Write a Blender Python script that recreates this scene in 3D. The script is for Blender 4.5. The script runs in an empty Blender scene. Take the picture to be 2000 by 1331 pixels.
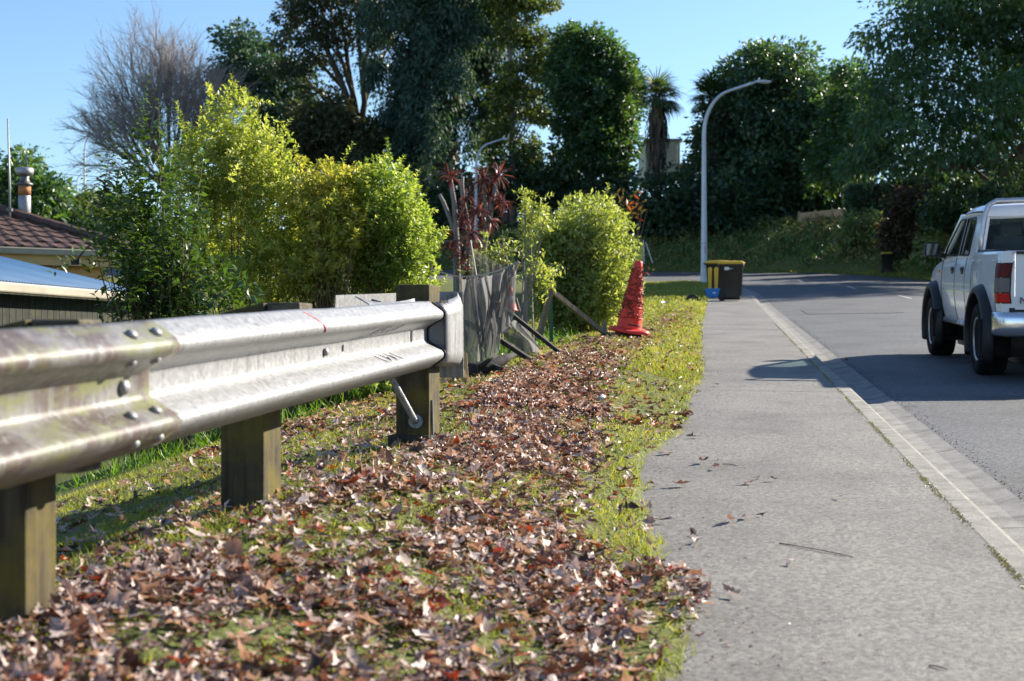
import bpy, bmesh, math, random
import numpy as np
from mathutils import Vector, Matrix

R = math.radians
rng = np.random.default_rng(7)
random.seed(7)
scene = bpy.context.scene
C = scene.collection

# ------------------------------------------------------------------ camera
F = 50.0 / 36.0 * 2000.0            # focal length in photograph pixels
cam_d = bpy.data.cameras.new('camera')
cam_d.lens = 50.0
cam_d.sensor_width = 36.0
cam_d.clip_start = 0.05
cam_d.clip_end = 2000.0
cam_d.dof.use_dof = True
cam_d.dof.focus_distance = 8.6
cam_d.dof.aperture_fstop = 4.6
cam = bpy.data.objects.new('camera', cam_d)
cam.location = (0, 0, 0)
cam.rotation_euler = (R(90), 0, 0)
C.objects.link(cam)
scene.camera = cam

# ------------------------------------------------------------------ sky and sun
SUN_AZ, SUN_EL = R(55.0), R(27.0)
world = bpy.data.worlds.new('World')
scene.world = world
world.use_nodes = True
wn = world.node_tree
wn.nodes.clear()
w_out = wn.nodes.new('ShaderNodeOutputWorld')
w_bg = wn.nodes.new('ShaderNodeBackground')
w_sky = wn.nodes.new('ShaderNodeTexSky')
w_sky.sky_type = 'NISHITA'
w_sky.sun_disc = False
w_sky.sun_elevation = SUN_EL
w_sky.sun_rotation = SUN_AZ
w_sky.air_density = 1.0
w_sky.dust_density = 0.25
w_sky.ozone_density = 4.5
w_bg.inputs['Strength'].default_value = 0.077
wn.links.new(w_sky.outputs[0], w_bg.inputs['Color'])
wn.links.new(w_bg.outputs[0], w_out.inputs['Surface'])

sun_d = bpy.data.lights.new('sun', 'SUN')
sun_d.energy = 5.0
sun_d.angle = R(0.53)
sun_d.color = (1.0, 0.92, 0.79)
sun = bpy.data.objects.new('sun', sun_d)
sdir = Vector((math.sin(SUN_AZ) * math.cos(SUN_EL), math.cos(SUN_AZ) * math.cos(SUN_EL), math.sin(SUN_EL)))
sun.rotation_euler = sdir.to_track_quat('Z', 'Y').to_euler()
sun.location = sdir * 60
C.objects.link(sun)

scene.view_settings.view_transform = 'Standard'
scene.view_settings.look = 'None'
scene.view_settings.gamma = 1.0
scene.view_settings.use_curve_mapping = False
scene.view_settings.exposure = 1.4
scene.render.engine = 'CYCLES'
scene.cycles.use_denoising = True
scene.cycles.max_bounces = 7
scene.cycles.transparent_max_bounces = 16
scene.cycles.sample_clamp_indirect = 6.0
scene.cycles.caustics_reflective = False
scene.cycles.caustics_refractive = False

# ------------------------------------------------------------------ helpers
def P(x, y, Z):
    """a point at depth Z metres that the photograph shows at pixel x, y"""
    return Vector(((x - 1000.0) / F * Z, Z, (665.5 - y) / F * Z))

DX, DY = 0.1435, 0.98965
def ST(s, t):
    return (DX * s + DY * t, DY * s - DX * t)

def tag(o, label=None, cat=None, group=None, kind=None):
    if label: o['label'] = label
    if cat: o['category'] = cat
    if group: o['group'] = group
    if kind: o['kind'] = kind
    return o

def root(name, loc, label=None, cat=None, group=None, rot=(0, 0, 0)):
    o = bpy.data.objects.new(name, None)
    o.empty_display_size = 0.1
    o.location = loc
    o.rotation_euler = rot
    C.objects.link(o)
    return tag(o, label, cat, group)

def world_off(parent):
    off = Vector((0, 0, 0))
    while parent is not None:
        off += parent.location
        parent = parent.parent
    return off

def link(name, me, mat, parent=None, smooth=False):
    if mat is not None and len(me.materials) == 0:
        me.materials.append(mat)
    if smooth:
        me.polygons.foreach_set('use_smooth', np.ones(len(me.polygons), bool))
    o = bpy.data.objects.new(name, me)
    C.objects.link(o)
    if parent is not None:
        o.parent = parent
    return o

class MB:
    """collects boxes, tubes and sheets, then links them as one mesh object"""
    def __init__(self):
        self.v = []; self.f = []
    def add(self, verts, faces):
        n = len(self.v)
        self.v += [tuple(p) for p in verts]
        self.f += [tuple(i + n for i in f) for f in faces]
        return self
    def box(self, c, size, rot=None, taper=1.0):
        sx, sy, sz = size[0] / 2, size[1] / 2, size[2] / 2
        vs = []
        for z, k in ((-sz, 1.0), (sz, taper)):
            for x, y in ((-sx, -sy), (sx, -sy), (sx, sy), (-sx, sy)):
                vs.append(Vector((x * k, y * k, z)))
        if rot is not None:
            vs = [rot @ v for v in vs]
        c = Vector(c)
        return self.add([v + c for v in vs], [(0, 3, 2, 1), (4, 5, 6, 7), (0, 1, 5, 4), (1, 2, 6, 5), (2, 3, 7, 6), (3, 0, 4, 7)])
    def beam(self, a, b, w, h, up=(0, 0, 1)):
        """a bar of section w x h from a to b"""
        a = Vector(a); b = Vector(b); d = (b - a).normalized()
        u = Vector(up)
        if abs(d.dot(u)) > 0.98: u = Vector((0, 1, 0))
        x = d.cross(u).normalized(); z = x.cross(d)
        m = Matrix((x, d, z)).transposed()
        return self.box((a + b) / 2, (w, (b - a).length, h), m)
    def tube(self, pts, rad, n=8, cap=True):
        pts = [Vector(p) for p in pts]
        if not hasattr(rad, '__len__'): rad = [rad] * len(pts)
        base = len(self.v)
        t0 = (pts[1] - pts[0]).normalized()
        u = t0.cross(Vector((0, 0, 1)))
        if u.length < 0.05: u = t0.cross(Vector((0, 1, 0)))
        u.normalize()
        for i, p in enumerate(pts):
            t = (pts[min(i + 1, len(pts) - 1)] - pts[max(i - 1, 0)])
            t = t.normalized() if t.length > 1e-9 else t0
            u = (u - t * u.dot(t))
            u = u.normalized() if u.length > 1e-6 else t.orthogonal().normalized()
            w = t.cross(u)
            for k in range(n):
                a = 2 * math.pi * k / n
                self.v.append(tuple(p + (u * math.cos(a) + w * math.sin(a)) * rad[i]))
        for i in range(len(pts) - 1):
            for k in range(n):
                a = base + i * n + k; b = base + i * n + (k + 1) % n
                self.f.append((a, b, b + n, a + n))
        if cap:
            self.f.append(tuple(base + k for k in range(n))[::-1])
            self.f.append(tuple(base + (len(pts) - 1) * n + k for k in range(n)))
        return self
    def lathe(self, prof, n=24, c=(0, 0, 0), axis='z'):
        """prof: list of (radius, height)"""
        base = len(self.v); c = Vector(c)
        for r, h in prof:
            for k in range(n):
                a = 2 * math.pi * k / n
                p = (r * math.cos(a), r * math.sin(a), h)
                if axis == 'y': p = (p[0], p[2], p[1])
                if axis == 'x': p = (p[2], p[0], p[1])
                self.v.append(tuple(Vector(p) + c))
        for i in range(len(prof) - 1):
            for k in range(n):
                a = base + i * n + k; b = base + i * n + (k + 1) % n
                self.f.append((a, b, b + n, a + n))
        if prof[0][0] > 1e-6: self.f.append(tuple(base + k for k in range(n))[::-1])
        if prof[-1][0] > 1e-6: self.f.append(tuple(base + (len(prof) - 1) * n + k for k in range(n)))
        return self
    def loft(self, rows, closed=False, cap=False):
        """rows of equally many points"""
        base = len(self.v); n = len(rows[0])
        for r in rows: self.v += [tuple(p) for p in r]
        m = n if closed else n - 1
        for i in range(len(rows) - 1):
            for k in range(m):
                a = base + i * n + k; b = base + i * n + (k + 1) % n
                self.f.append((a, b, b + n, a + n))
        if cap:
            self.f.append(tuple(base + k for k in range(n))[::-1])
            self.f.append(tuple(base + (len(rows) - 1) * n + k for k in range(n)))
        return self
    def mesh(self, name, off=None, fix=True):
        me = bpy.data.meshes.new(name)
        v = self.v if off is None else [(p[0] - off[0], p[1] - off[1], p[2] - off[2]) for p in self.v]
        me.from_pydata(v, [], self.f)
        if fix:
            bm = bmesh.new(); bm.from_mesh(me)
            bmesh.ops.recalc_face_normals(bm, faces=bm.faces)
            bm.to_mesh(me); bm.free()
        me.update()
        return me
    def build(self, name, mat, parent=None, smooth=False, local=False, fix=True, bevel=0.0):
        """local=False: the points are world points and the parent only has a location"""
        off = None if (local or parent is None) else world_off(parent)
        o = link(name, self.mesh(name, off, fix), mat, parent, smooth)
        if bevel > 0:
            m = o.modifiers.new('bevel', 'BEVEL'); m.width = bevel; m.segments = 2; m.limit_method = 'ANGLE'
        return o

def apply_mods(o):
    dg = bpy.context.evaluated_depsgraph_get()
    me = bpy.data.meshes.new_from_object(o.evaluated_get(dg))
    o.modifiers.clear()
    o.data = me

def cut(o, mb_cut):
    """boolean difference, applied"""
    k = mb_cut.build('cutter', None, None, local=True)
    k.matrix_world = o.matrix_world
    k.parent = o.parent
    m = o.modifiers.new('cut', 'BOOLEAN'); m.operation = 'DIFFERENCE'; m.object = k; m.solver = 'EXACT'
    bpy.context.view_layer.update()
    apply_mods(o)
    bpy.data.objects.remove(k, do_unlink=True)

# ------------------------------------------------------------------ leaf clouds
LEAF5 = (np.array([[0, 0, 0], [0, .5, -.03], [0, 1, -.16], [-.5, .45, .07], [.5, .45, .07]], float),
         [(0, 4, 1), (4, 2, 1), (0, 1, 3), (1, 2, 3)])
QUAD = (np.array([[0, 0, 0], [.5, .5, .05], [0, 1, -.1], [-.5, .5, .05]], float), [(0, 1, 2), (0, 2, 3)])
STRAP = (np.array([[-.5, 0, 0], [.5, 0, 0], [-.5, .35, .06], [.5, .35, .06], [-.42, .7, -.02], [.42, .7, -.02], [0, 1, -.22]], float),
         [(0, 1, 3), (0, 3, 2), (2, 3, 5), (2, 5, 4), (4, 5, 6)])

def norm(a):
    return a / np.maximum(np.linalg.norm(a, axis=1, keepdims=True), 1e-9)

def cloud(name, pos, dirs, nrm, length, width, tmpl, mat, parent=None, rnd=None, local=False):
    tv, tf = tmpl
    pos = np.asarray(pos, float); n = len(pos)
    y = norm(np.asarray(dirs, float)); x = np.cross(y, np.asarray(nrm, float))
    bad = np.linalg.norm(x, axis=1) < 1e-4
    x[bad] = np.cross(y[bad], np.array([0.3, 0.5, 0.8]))
    x = norm(x); z = np.cross(x, y)
    L = np.broadcast_to(np.asarray(length, float), (n,)); W = np.broadcast_to(np.asarray(width, float), (n,))
    if parent is not None and not local:
        pos = pos - np.array(world_off(parent))
    k = len(tv)
    V = (pos[:, None, :] + x[:, None, :] * (tv[None, :, 0:1] * W[:, None, None])
         + y[:, None, :] * (tv[None, :, 1:2] * L[:, None, None]) + z[:, None, :] * (tv[None, :, 2:3] * L[:, None, None]))
    V = V.reshape(-1, 3)
    tf = np.array(tf, int)
    Fc = (tf[None] + (np.arange(n) * k)[:, None, None]).reshape(-1, 3)
    if rnd is None: rnd = rng.random(n)
    return tri_mesh(name, V, Fc, mat, parent, np.repeat(rnd, k))

def tri_mesh(name, V, Fc, mat, parent=None, rnd=None):
    me = bpy.data.meshes.new(name)
    me.vertices.add(len(V)); me.vertices.foreach_set('co', np.ascontiguousarray(V, np.float32).ravel())
    me.loops.add(Fc.size); me.loops.foreach_set('vertex_index', np.ascontiguousarray(Fc, np.int32).ravel())
    me.polygons.add(len(Fc))
    me.polygons.foreach_set('loop_start', np.arange(len(Fc), dtype=np.int32) * 3)
    me.polygons.foreach_set('loop_total', np.full(len(Fc), 3, np.int32))
    me.update(calc_edges=True)
    if rnd is not None:
        a = me.attributes.new('rnd', 'FLOAT', 'POINT')
        a.data.foreach_set('value', np.ascontiguousarray(rnd, np.float32))
    return link(name, me, mat, parent)

def sphere_dirs(n):
    return norm(rng.normal(size=(n, 3)))

# ------------------------------------------------------------------ materials
def nt(name):
    m = bpy.data.materials.new(name); m.use_nodes = True
    t = m.node_tree; t.nodes.clear()
    out = t.nodes.new('ShaderNodeOutputMaterial')
    b = t.nodes.new('ShaderNodeBsdfPrincipled')
    t.links.new(b.outputs[0], out.inputs['Surface'])
    return m, t, b, out

def N(t, typ, **kw):
    n = t.nodes.new(typ)
    for k, v in kw.items(): setattr(n, k, v)
    return n

def noise(t, scale, detail=4, rough=0.55, coord='Object', stretch=None):
    tc = N(t, 'ShaderNodeTexCoord')
    n = N(t, 'ShaderNodeTexNoise'); n.inputs['Scale'].default_value = scale
    n.inputs['Detail'].default_value = detail; n.inputs['Roughness'].default_value = rough
    if stretch:
        mp = N(t, 'ShaderNodeMapping'); mp.inputs['Scale'].default_value = stretch
        t.links.new(tc.outputs[coord], mp.inputs[0]); t.links.new(mp.outputs[0], n.inputs['Vector'])
    else:
        t.links.new(tc.outputs[coord], n.inputs['Vector'])
    return n

def ramp(t, src, stops):
    r = N(t, 'ShaderNodeValToRGB')
    els = r.color_ramp.elements
    while len(els) < len(stops): els.new(0.5)
    for e, (p, c) in zip(els, stops):
        e.position = p; e.color = (c[0], c[1], c[2], 1) if hasattr(c, '__len__') else (c, c, c, 1)
    t.links.new(src, r.inputs['Fac'])
    return r

def mixc(t, fac, a, b, mode='MIX'):
    m = N(t, 'ShaderNodeMix', data_type='RGBA', blend_type=mode)
    for sock, val in ((0, fac), (6, a), (7, b)):
        if hasattr(val, 'is_output') or isinstance(val, bpy.types.NodeSocket): t.links.new(val, m.inputs[sock])
        else: m.inputs[sock].default_value = val if sock == 0 else (val[0], val[1], val[2], 1)
    return m.outputs[2]

def bump(t, b, src, strength=0.3, dist=0.01):
    n = N(t, 'ShaderNodeBump'); n.inputs['Strength'].default_value = strength; n.inputs['Distance'].default_value = dist
    t.links.new(src, n.inputs['Height']); t.links.new(n.outputs[0], b.inputs['Normal'])

def plain(name, col, rough=0.6, metal=0.0, var=0.12, scale=6.0, spec=0.5, bumps=0.0, coat=0.0):
    m, t, b, o = nt(name)
    n = noise(t, scale)
    lo = [c * (1 - var) for c in col]; hi = [min(1, c * (1 + var)) for c in col]
    r = ramp(t, n.outputs['Fac'], [(0.3, lo), (0.7, hi)])
    t.links.new(r.outputs[0], b.inputs['Base Color'])
    b.inputs['Roughness'].default_value = rough; b.inputs['Metallic'].default_value = metal
    b.inputs['Specular IOR Level'].default_value = spec
    b.inputs['Coat Weight'].default_value = coat
    if bumps: bump(t, b, n.outputs['Fac'], bumps, 0.01)
    return m

def leafmat(name, cols, trans=0.4, tcol=None, rough=0.45, spec=0.4, vary=True):
    """leaf colour by the per-leaf random number; light also shines through"""
    m, t, b, out = nt(name)
    at = N(t, 'ShaderNodeAttribute', attribute_name='rnd')
    stops = [(i / max(1, len(cols) - 1), c) for i, c in enumerate(cols)]
    r = ramp(t, at.outputs['Fac'], stops)
    col = r.outputs[0]
    if vary:
        n = noise(t, 1.3, 3)
        rr = ramp(t, n.outputs['Fac'], [(0.3, (.72, .76, .8)), (0.7, (1.22, 1.18, 1.0))])
        col = mixc(t, 1.0, col, rr.outputs[0], 'MULTIPLY')
    t.links.new(col, b.inputs['Base Color'])
    b.inputs['Roughness'].default_value = rough; b.inputs['Specular IOR Level'].default_value = spec
    tr = N(t, 'ShaderNodeBsdfTranslucent')
    tc = mixc(t, 1.0, col, tcol or (1.7, 1.6, .7), 'MULTIPLY')
    t.links.new(tc, tr.inputs['Color'])
    mx = N(t, 'ShaderNodeMixShader'); mx.inputs[0].default_value = trans
    t.links.new(b.outputs[0], mx.inputs[1]); t.links.new(tr.outputs[0], mx.inputs[2])
    t.links.new(mx.outputs[0], out.inputs['Surface'])
    return m

M = {}
def asphalt(name, dark, light, big=0.25, fs=170, con=1.0, bs=.55):
    m, t, b, o = nt(name)
    fine = noise(t, fs, 2, 0.6)
    spk = N(t, 'ShaderNodeTexVoronoi'); spk.inputs['Scale'].default_value = 80
    tc = N(t, 'ShaderNodeTexCoord'); t.links.new(tc.outputs['Object'], spk.inputs['Vector'])
    bign = noise(t, big * 4, 5)
    r = ramp(t, fine.outputs['Fac'], [(0.28, dark), (0.72, light)])
    sp = ramp(t, spk.outputs['Color'], [(0.12, (1 - .65 * con,) * 3), (0.5, (1, 1, 1)), (0.93, (1 + .75 * con, 1 + .72 * con, 1 + .65 * con))])
    col = mixc(t, 1.0, r.outputs[0], sp.outputs[0], 'MULTIPLY')
    rb = ramp(t, bign.outputs['Fac'], [(0.28, (.62, .61, .60)), (0.5, (.98, .98, .98)), (0.72, (1.2, 1.19, 1.17))])
    col = mixc(t, 1.0, col, rb.outputs[0], 'MULTIPLY')
    t.links.new(col, b.inputs['Base Color'])
    b.inputs['Roughness'].default_value = 0.72
    b.inputs['Specular IOR Level'].default_value = 0.45
    bump(t, b, fine.outputs['Fac'], bs, 0.006)
    return m
M['road'] = asphalt('road_asphalt', (.036, .038, .043), (.108, .112, .122))
M['path'] = asphalt('footpath_concrete', (.088, .083, .075), (.215, .203, .184), 0.35, 220, .65, .4)
def stained(name, c, streak):
    m, t, b, o = nt(name)
    n1 = noise(t, 9, 5, .65); n2 = noise(t, 2.5, 5, .65, stretch=streak); n3 = noise(t, 120, 2)
    r1 = ramp(t, n1.outputs['Fac'], [(0.3, [k * .72 for k in c]), (0.7, [k * 1.2 for k in c])])
    f = ramp(t, n2.outputs['Fac'], [(0.50, 0.0), (0.68, .7)])
    col = mixc(t, f.outputs[0], r1.outputs[0], [k * .35 for k in c])
    r3 = ramp(t, n3.outputs['Fac'], [(0.3, (.75, .75, .75)), (0.7, (1.2, 1.2, 1.2))])
    col = mixc(t, 1.0, col, r3.outputs[0], 'MULTIPLY')
    t.links.new(col, b.inputs['Base Color']); b.inputs['Roughness'].default_value = .88; b.inputs['Specular IOR Level'].default_value = .3
    bump(t, b, n3.outputs['Fac'], .4, .006)
    return m
M['channel'] = stained('channel_concrete', (.25, .24, .222), (.9, 1.6, 1))
M['kerb'] = stained('kerb_concrete', (.265, .25, .22), (1.2, 1.2, 1))
M['patch'] = asphalt('patched_asphalt', (.03, .031, .034), (.10, .10, .105))
M['white_line'] = plain('road_paint', (.42, .42, .4), .7, var=.25, scale=20)
M['moss'] = leafmat('kerb_moss', [(.12, .11, .04), (.28, .26, .09), (.38, .35, .16)], .1)

def ground_mat():
    m, t, b, o = nt('lawn_soil')
    n1 = noise(t, 3.0, 6); n2 = noise(t, 45, 4); n3 = noise(t, .35, 4)
    g = ramp(t, n2.outputs['Fac'], [(0.25, (.05, .055, .02)), (0.55, (.13, .15, .045)), (0.8, (.22, .235, .09))])
    d = ramp(t, n2.outputs['Fac'], [(0.25, (.05, .036, .022)), (0.75, (.17, .125, .075))])
    f = ramp(t, n1.outputs['Fac'], [(0.52, 0.0), (0.72, 0.75)])
    col = mixc(t, f.outputs[0], g.outputs[0], d.outputs[0])
    f3 = ramp(t, n3.outputs['Fac'], [(0.3, (.8, .85, .8)), (0.7, (1.15, 1.1, 1.0))])
    col = mixc(t, 1.0, col, f3.outputs[0], 'MULTIPLY')
    t.links.new(col, b.inputs['Base Color']); b.inputs['Roughness'].default_value = .9
    b.inputs['Specular IOR Level'].default_value = .15
    bump(t, b, n2.outputs['Fac'], .8, .02)
    return m
M['ground'] = ground_mat()
M['grass'] = leafmat('grass_blades', [(.08, .11, .022), (.15, .19, .04), (.255, .28, .07), (.38, .34, .15)], .46, (1.75, 1.6, .7), .5, .3)
M['longgrass'] = leafmat('long_grass', [(.035, .09, .012), (.08, .17, .02), (.15, .24, .04)], .42, (1.8, 1.7, .6), .45, .35)

def litter_mat(name, use_object):
    m, t, b, out = nt(name)
    stops = [(0.0, (.045, .027, .024)), (0.16, (.09, .05, .042)), (0.32, (.17, .10, .08)), (0.44, (.30, .205, .172)),
             (0.62, (.47, .365, .315)), (0.94, (.64, .54, .485)), (0.955, (.24, .04, .016)), (1.0, (.36, .08, .02))]
    if use_object:
        at = N(t, 'ShaderNodeObjectInfo'); src = at.outputs['Random']
    else:
        at = N(t, 'ShaderNodeAttribute', attribute_name='rnd'); src = at.outputs['Fac']
    r = ramp(t, src, stops)
    n = noise(t, 40, 3)
    rr = ramp(t, n.outputs['Fac'], [(0.3, (.7, .68, .66)), (0.7, (1.2, 1.2, 1.2))])
    col = mixc(t, 1.0, r.outputs[0], rr.outputs[0], 'MULTIPLY')
    t.links.new(col, b.inputs['Base Color']); b.inputs['Roughness'].default_value = .5
    b.inputs['Specular IOR Level'].default_value = .45
    tr = N(t, 'ShaderNodeBsdfTranslucent'); tc = mixc(t, 1.0, col, (1.5, 1.0, .65), 'MULTIPLY')
    t.links.new(tc, tr.inputs['Color'])
    mx = N(t, 'ShaderNodeMixShader'); mx.inputs[0].default_value = .2
    t.links.new(b.outputs[0], mx.inputs[1]); t.links.new(tr.outputs[0], mx.inputs[2])
    t.links.new(mx.outputs[0], out.inputs['Surface'])
    return m
M['litter'] = litter_mat('dry_leaf_litter', False)
M['leaf'] = litter_mat('dry_oak_leaf', True)

def wood(name, c1, c2, moss=0.0, scale=5.0, mossc=(.10, .11, .02), axis=(9, 9, .8)):
    m, t, b, o = nt(name)
    n = noise(t, scale, 6, .6, stretch=axis); n2 = noise(t, 7, 5)
    r = ramp(t, n.outputs['Fac'], [(0.3, c1), (0.7, c2)])
    col = r.outputs[0]
    if moss:
        f = ramp(t, n2.outputs['Fac'], [(0.42, 0.0), (0.68, moss)])
        col = mixc(t, f.outputs[0], col, mossc)
    t.links.new(col, b.inputs['Base Color']); b.inputs['Roughness'].default_value = .85
    b.inputs['Specular IOR Level'].default_value = .25
    bump(t, b, n.outputs['Fac'], .5, .008)
    return m
M['post'] = wood('mossy_post_timber', (.022, .018, .013), (.085, .066, .04), .75, mossc=(.125, .10, .018))
M['block'] = wood('weathered_blockout', (.03, .026, .022), (.15, .12, .09), .15, axis=(.9, 9, 9))
M['timber'] = wood('grey_timber', (.14, .11, .08), (.34, .27, .19), .1)
M['dark_timber'] = wood('dark_timber', (.015, .014, .014), (.06, .052, .046))
M['new_timber'] = wood('pale_timber', (.34, .23, .12), (.55, .4, .24))
M['paling'] = wood('mossy_paling', (.09, .075, .055), (.25, .20, .14), .6, mossc=(.12, .14, .05))
M['bark'] = wood('tree_bark', (.035, .028, .022), (.12, .098, .078))
M['bark_pale'] = wood('pale_bark', (.13, .115, .1), (.30, .27, .235))
M['bark_red'] = wood('brown_limb_bark', (.09, .06, .04), (.2, .13, .09))
M['twig'] = plain('bare_twig', (.15, .105, .085), .8)
M['twig_dark'] = plain('shrub_stem', (.15, .105, .065), .8)

def galv(name, dirt, moss, lum=1.0):
    m, t, b, o = nt(name)
    tc = N(t, 'ShaderNodeTexCoord')
    streak = noise(t, 2.2, 6, .65, stretch=(22, 16, 1.4))
    patch = noise(t, 5.0, 5, .6)
    spang = noise(t, 60, 3)
    base = ramp(t, spang.outputs['Fac'], [(0.3, (.235 * lum, .238 * lum, .243 * lum)), (0.7, (.33 * lum, .332 * lum, .336 * lum))])
    lo = 0.58 - 0.24 * dirt
    f = ramp(t, streak.outputs['Fac'], [(lo, 0.0), (lo + .18, min(1, .25 + .65 * dirt))])
    f2 = ramp(t, patch.outputs['Fac'], [(0.36, 0.2), (0.56, 1.0)])
    ff = N(t, 'ShaderNodeMath', operation='MULTIPLY'); t.links.new(f.outputs[0], ff.inputs[0]); t.links.new(f2.outputs[0], ff.inputs[1])
    col = mixc(t, ff.outputs[0], base.outputs[0], (.07, .05, .042))
    m2 = noise(t, 3.3, 6, .7, stretch=(5, 1.5, 5))
    mf = ramp(t, m2.outputs['Fac'], [(0.62 - .13 * moss, 0.0), (0.80 - .13 * moss, min(1, moss * .8))])
    col = mixc(t, mf.outputs[0], col, (.125, .13, .045))
    t.links.new(col, b.inputs['Base Color'])
    inv = N(t, 'ShaderNodeMath', operation='MULTIPLY_ADD'); t.links.new(ff.outputs[0], inv.inputs[0]); inv.inputs[1].default_value = -.25; inv.inputs[2].default_value = .34
    mfm = N(t, 'ShaderNodeMath', operation='MULTIPLY_ADD'); t.links.new(mf.outputs[0], mfm.inputs[0]); mfm.inputs[1].default_value = -.3; t.links.new(inv.outputs[0], mfm.inputs[2])
    mfm.use_clamp = True
    t.links.new(mfm.outputs[0], b.inputs['Metallic'])
    rr = ramp(t, spang.outputs['Fac'], [(0.3, .42), (0.7, .56)])
    t.links.new(rr.outputs[0], b.inputs['Roughness'])
    bump(t, b, streak.outputs['Fac'], .08, .004)
    return m
M['galv_old'] = galv('weathered_galvanised_steel', 1.15, 1.25, .78)
M['galv_new'] = galv('clean_galvanised_steel', 0.42, 0.25, .95)
M['galv_end'] = galv('streaked_galvanised_steel', 0.6, 0.55)
M['steel_dark'] = plain('dark_bolt_steel', (.13, .125, .12), .5, .7)
M['black_gap'] = plain('black_paint', (.012, .012, .013), .6)
M['red_mark'] = plain('red_crayon', (.55, .06, .09), .7)
# ------------------------------------------------------------------ terrain shape
def base(Y):
    Y = np.asarray(Y, float)
    k = np.logaddexp(0, (Y - 40.0) / 4.0) * 4.0
    z = -1.0 + 0.0535 * Y + 0.015 * k
    return np.where(Y > 120, z - 0.02 * (Y - 120), z)

INNER_T = 1.07
def inner_line():
    pts = [ST(s, INNER_T) for s in np.linspace(-4, 46, 51)]
    pts += [(8.05, 49.0), (8.3, 52), (8.25, 55.5), (7.7, 58.6), (6.2, 60.8), (3.0, 62.3), (-4, 64), (-14, 66.5), (-34, 72), (-70, 82)]
    return np.array(pts)
def outer_line():
    pts = [ST(s, 9.7) for s in np.linspace(-4, 48, 30)]
    pts += [(18.2, 60), (18.6, 66), (17.6, 73), (15.6, 78), (12.6, 81.6), (8, 84.6), (0, 87), (-12, 89.5), (-34, 95), (-70, 105)]
    return np.array(pts)
INNER, OUTER = inner_line(), outer_line()
POLY = np.vstack([INNER, OUTER[::-1]])

def seg_dist(px, py, line):
    d = np.full(px.shape, 1e9)
    for (ax, ay), (bx, by) in zip(line[:-1], line[1:]):
        vx, vy = bx - ax, by - ay
        L2 = vx * vx + vy * vy
        u = np.clip(((px - ax) * vx + (py - ay) * vy) / L2, 0, 1)
        d = np.minimum(d, np.hypot(px - ax - u * vx, py - ay - u * vy))
    return d

def in_poly(px, py, poly):
    ins = np.zeros(px.shape, bool)
    n = len(poly)
    for i in range(n):
        x1, y1 = poly[i]; x2, y2 = poly[(i + 1) % n]
        c = ((y1 > py) != (y2 > py))
        with np.errstate(divide='ignore', invalid='ignore'):
            xi = (x2 - x1) * (py - y1) / (y2 - y1) + x1
        ins ^= c & (px < xi)
    return ins

VT = np.array([-80, -40, -20, -12, -8, -5.5, -4.3, -3.4, -2.4, -1.8, -1.3, -.8, -.35, -.1, 50])
VO = np.array([-6.0, -5.0, -3.4, -2.3, -1.5, -.85, -.50, -.24, -.02, .09, .155, .115, .03, .012, .012])
TE_S = np.array([0, 3.4, 4.1, 4.8, 5.75, 6.6, 7.2, 8.3, 9.4, 10.6, 12, 13.7, 15.2, 18, 22, 27, 38, 60])
TE_T = np.array([-.14, -.12, -.06, -.20, -.30, -.36, -.40, -.25, -.20, -.22, -.17, -.16, -.2, -.22, -.28, -.28, -.30, -.3])

def te(s):
    return np.interp(s, TE_S, TE_T) + .025 * np.sin(s * 9.1) + .018 * np.sin(s * 23.7 + 1)

def gz(X, Y, sheet=True):
    """height of the open ground; sheet=True also dips it under the road and the footpath"""
    X = np.atleast_1d(np.asarray(X, float)); Y = np.atleast_1d(np.asarray(Y, float))
    s = DX * X + DY * Y; t = DY * X - DX * Y
    z = base(Y)
    fall = 1 - np.clip((Y - 30) / 26, 0, 1) ** 1.5
    off = np.interp(t, VT, VO) + .05 * np.clip((6.6 - s) / 1.6, 0, 1) * np.exp(-((t + 1.45) / .55) ** 2)
    far_left = np.where(off < 0, off * fall, off * (1 - np.clip((Y - 17) / 12, 0, 1) * .6))
    z = z + far_left
    # beyond the road: grass strip, bank, then a gentle rise
    out = ~in_poly(X, Y, POLY)
    dO = seg_dist(X, Y, OUTER); dI = seg_dist(X, Y, INNER)
    beyond = out & (dO < dI)
    rise = np.interp(dO, [0, 1.3, 3.0, 5.5, 9, 30, 120], [.0, .12, 1.3, 2.5, 3.2, 4.6, 8.0])
    lo = np.interp(X, [-60, -20, 2, 12], [.35, .55, .8, 1.0])
    z = np.where(beyond, np.minimum(base(Y), base(OUTER[-1][1]) + 5) + rise * lo, z)
    if sheet:
        edge = te(s)
        path = (t > edge) & (t < 1.2) & (Y < 58) & ~beyond & (dI < 1.6 + 0 * s)
        z = np.where(path, np.maximum(base(Y) - .07, base(Y) + .012 - (t - edge) * 2.0), z)
        road = ~out
        depth = np.minimum(np.minimum(dO, dI), .6) / .6
        z = np.where(road, base(Y) - .12 - .3 * depth, z)
    return z

def g(X, Y):
    return float(gz(X, Y, False)[0])

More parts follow.
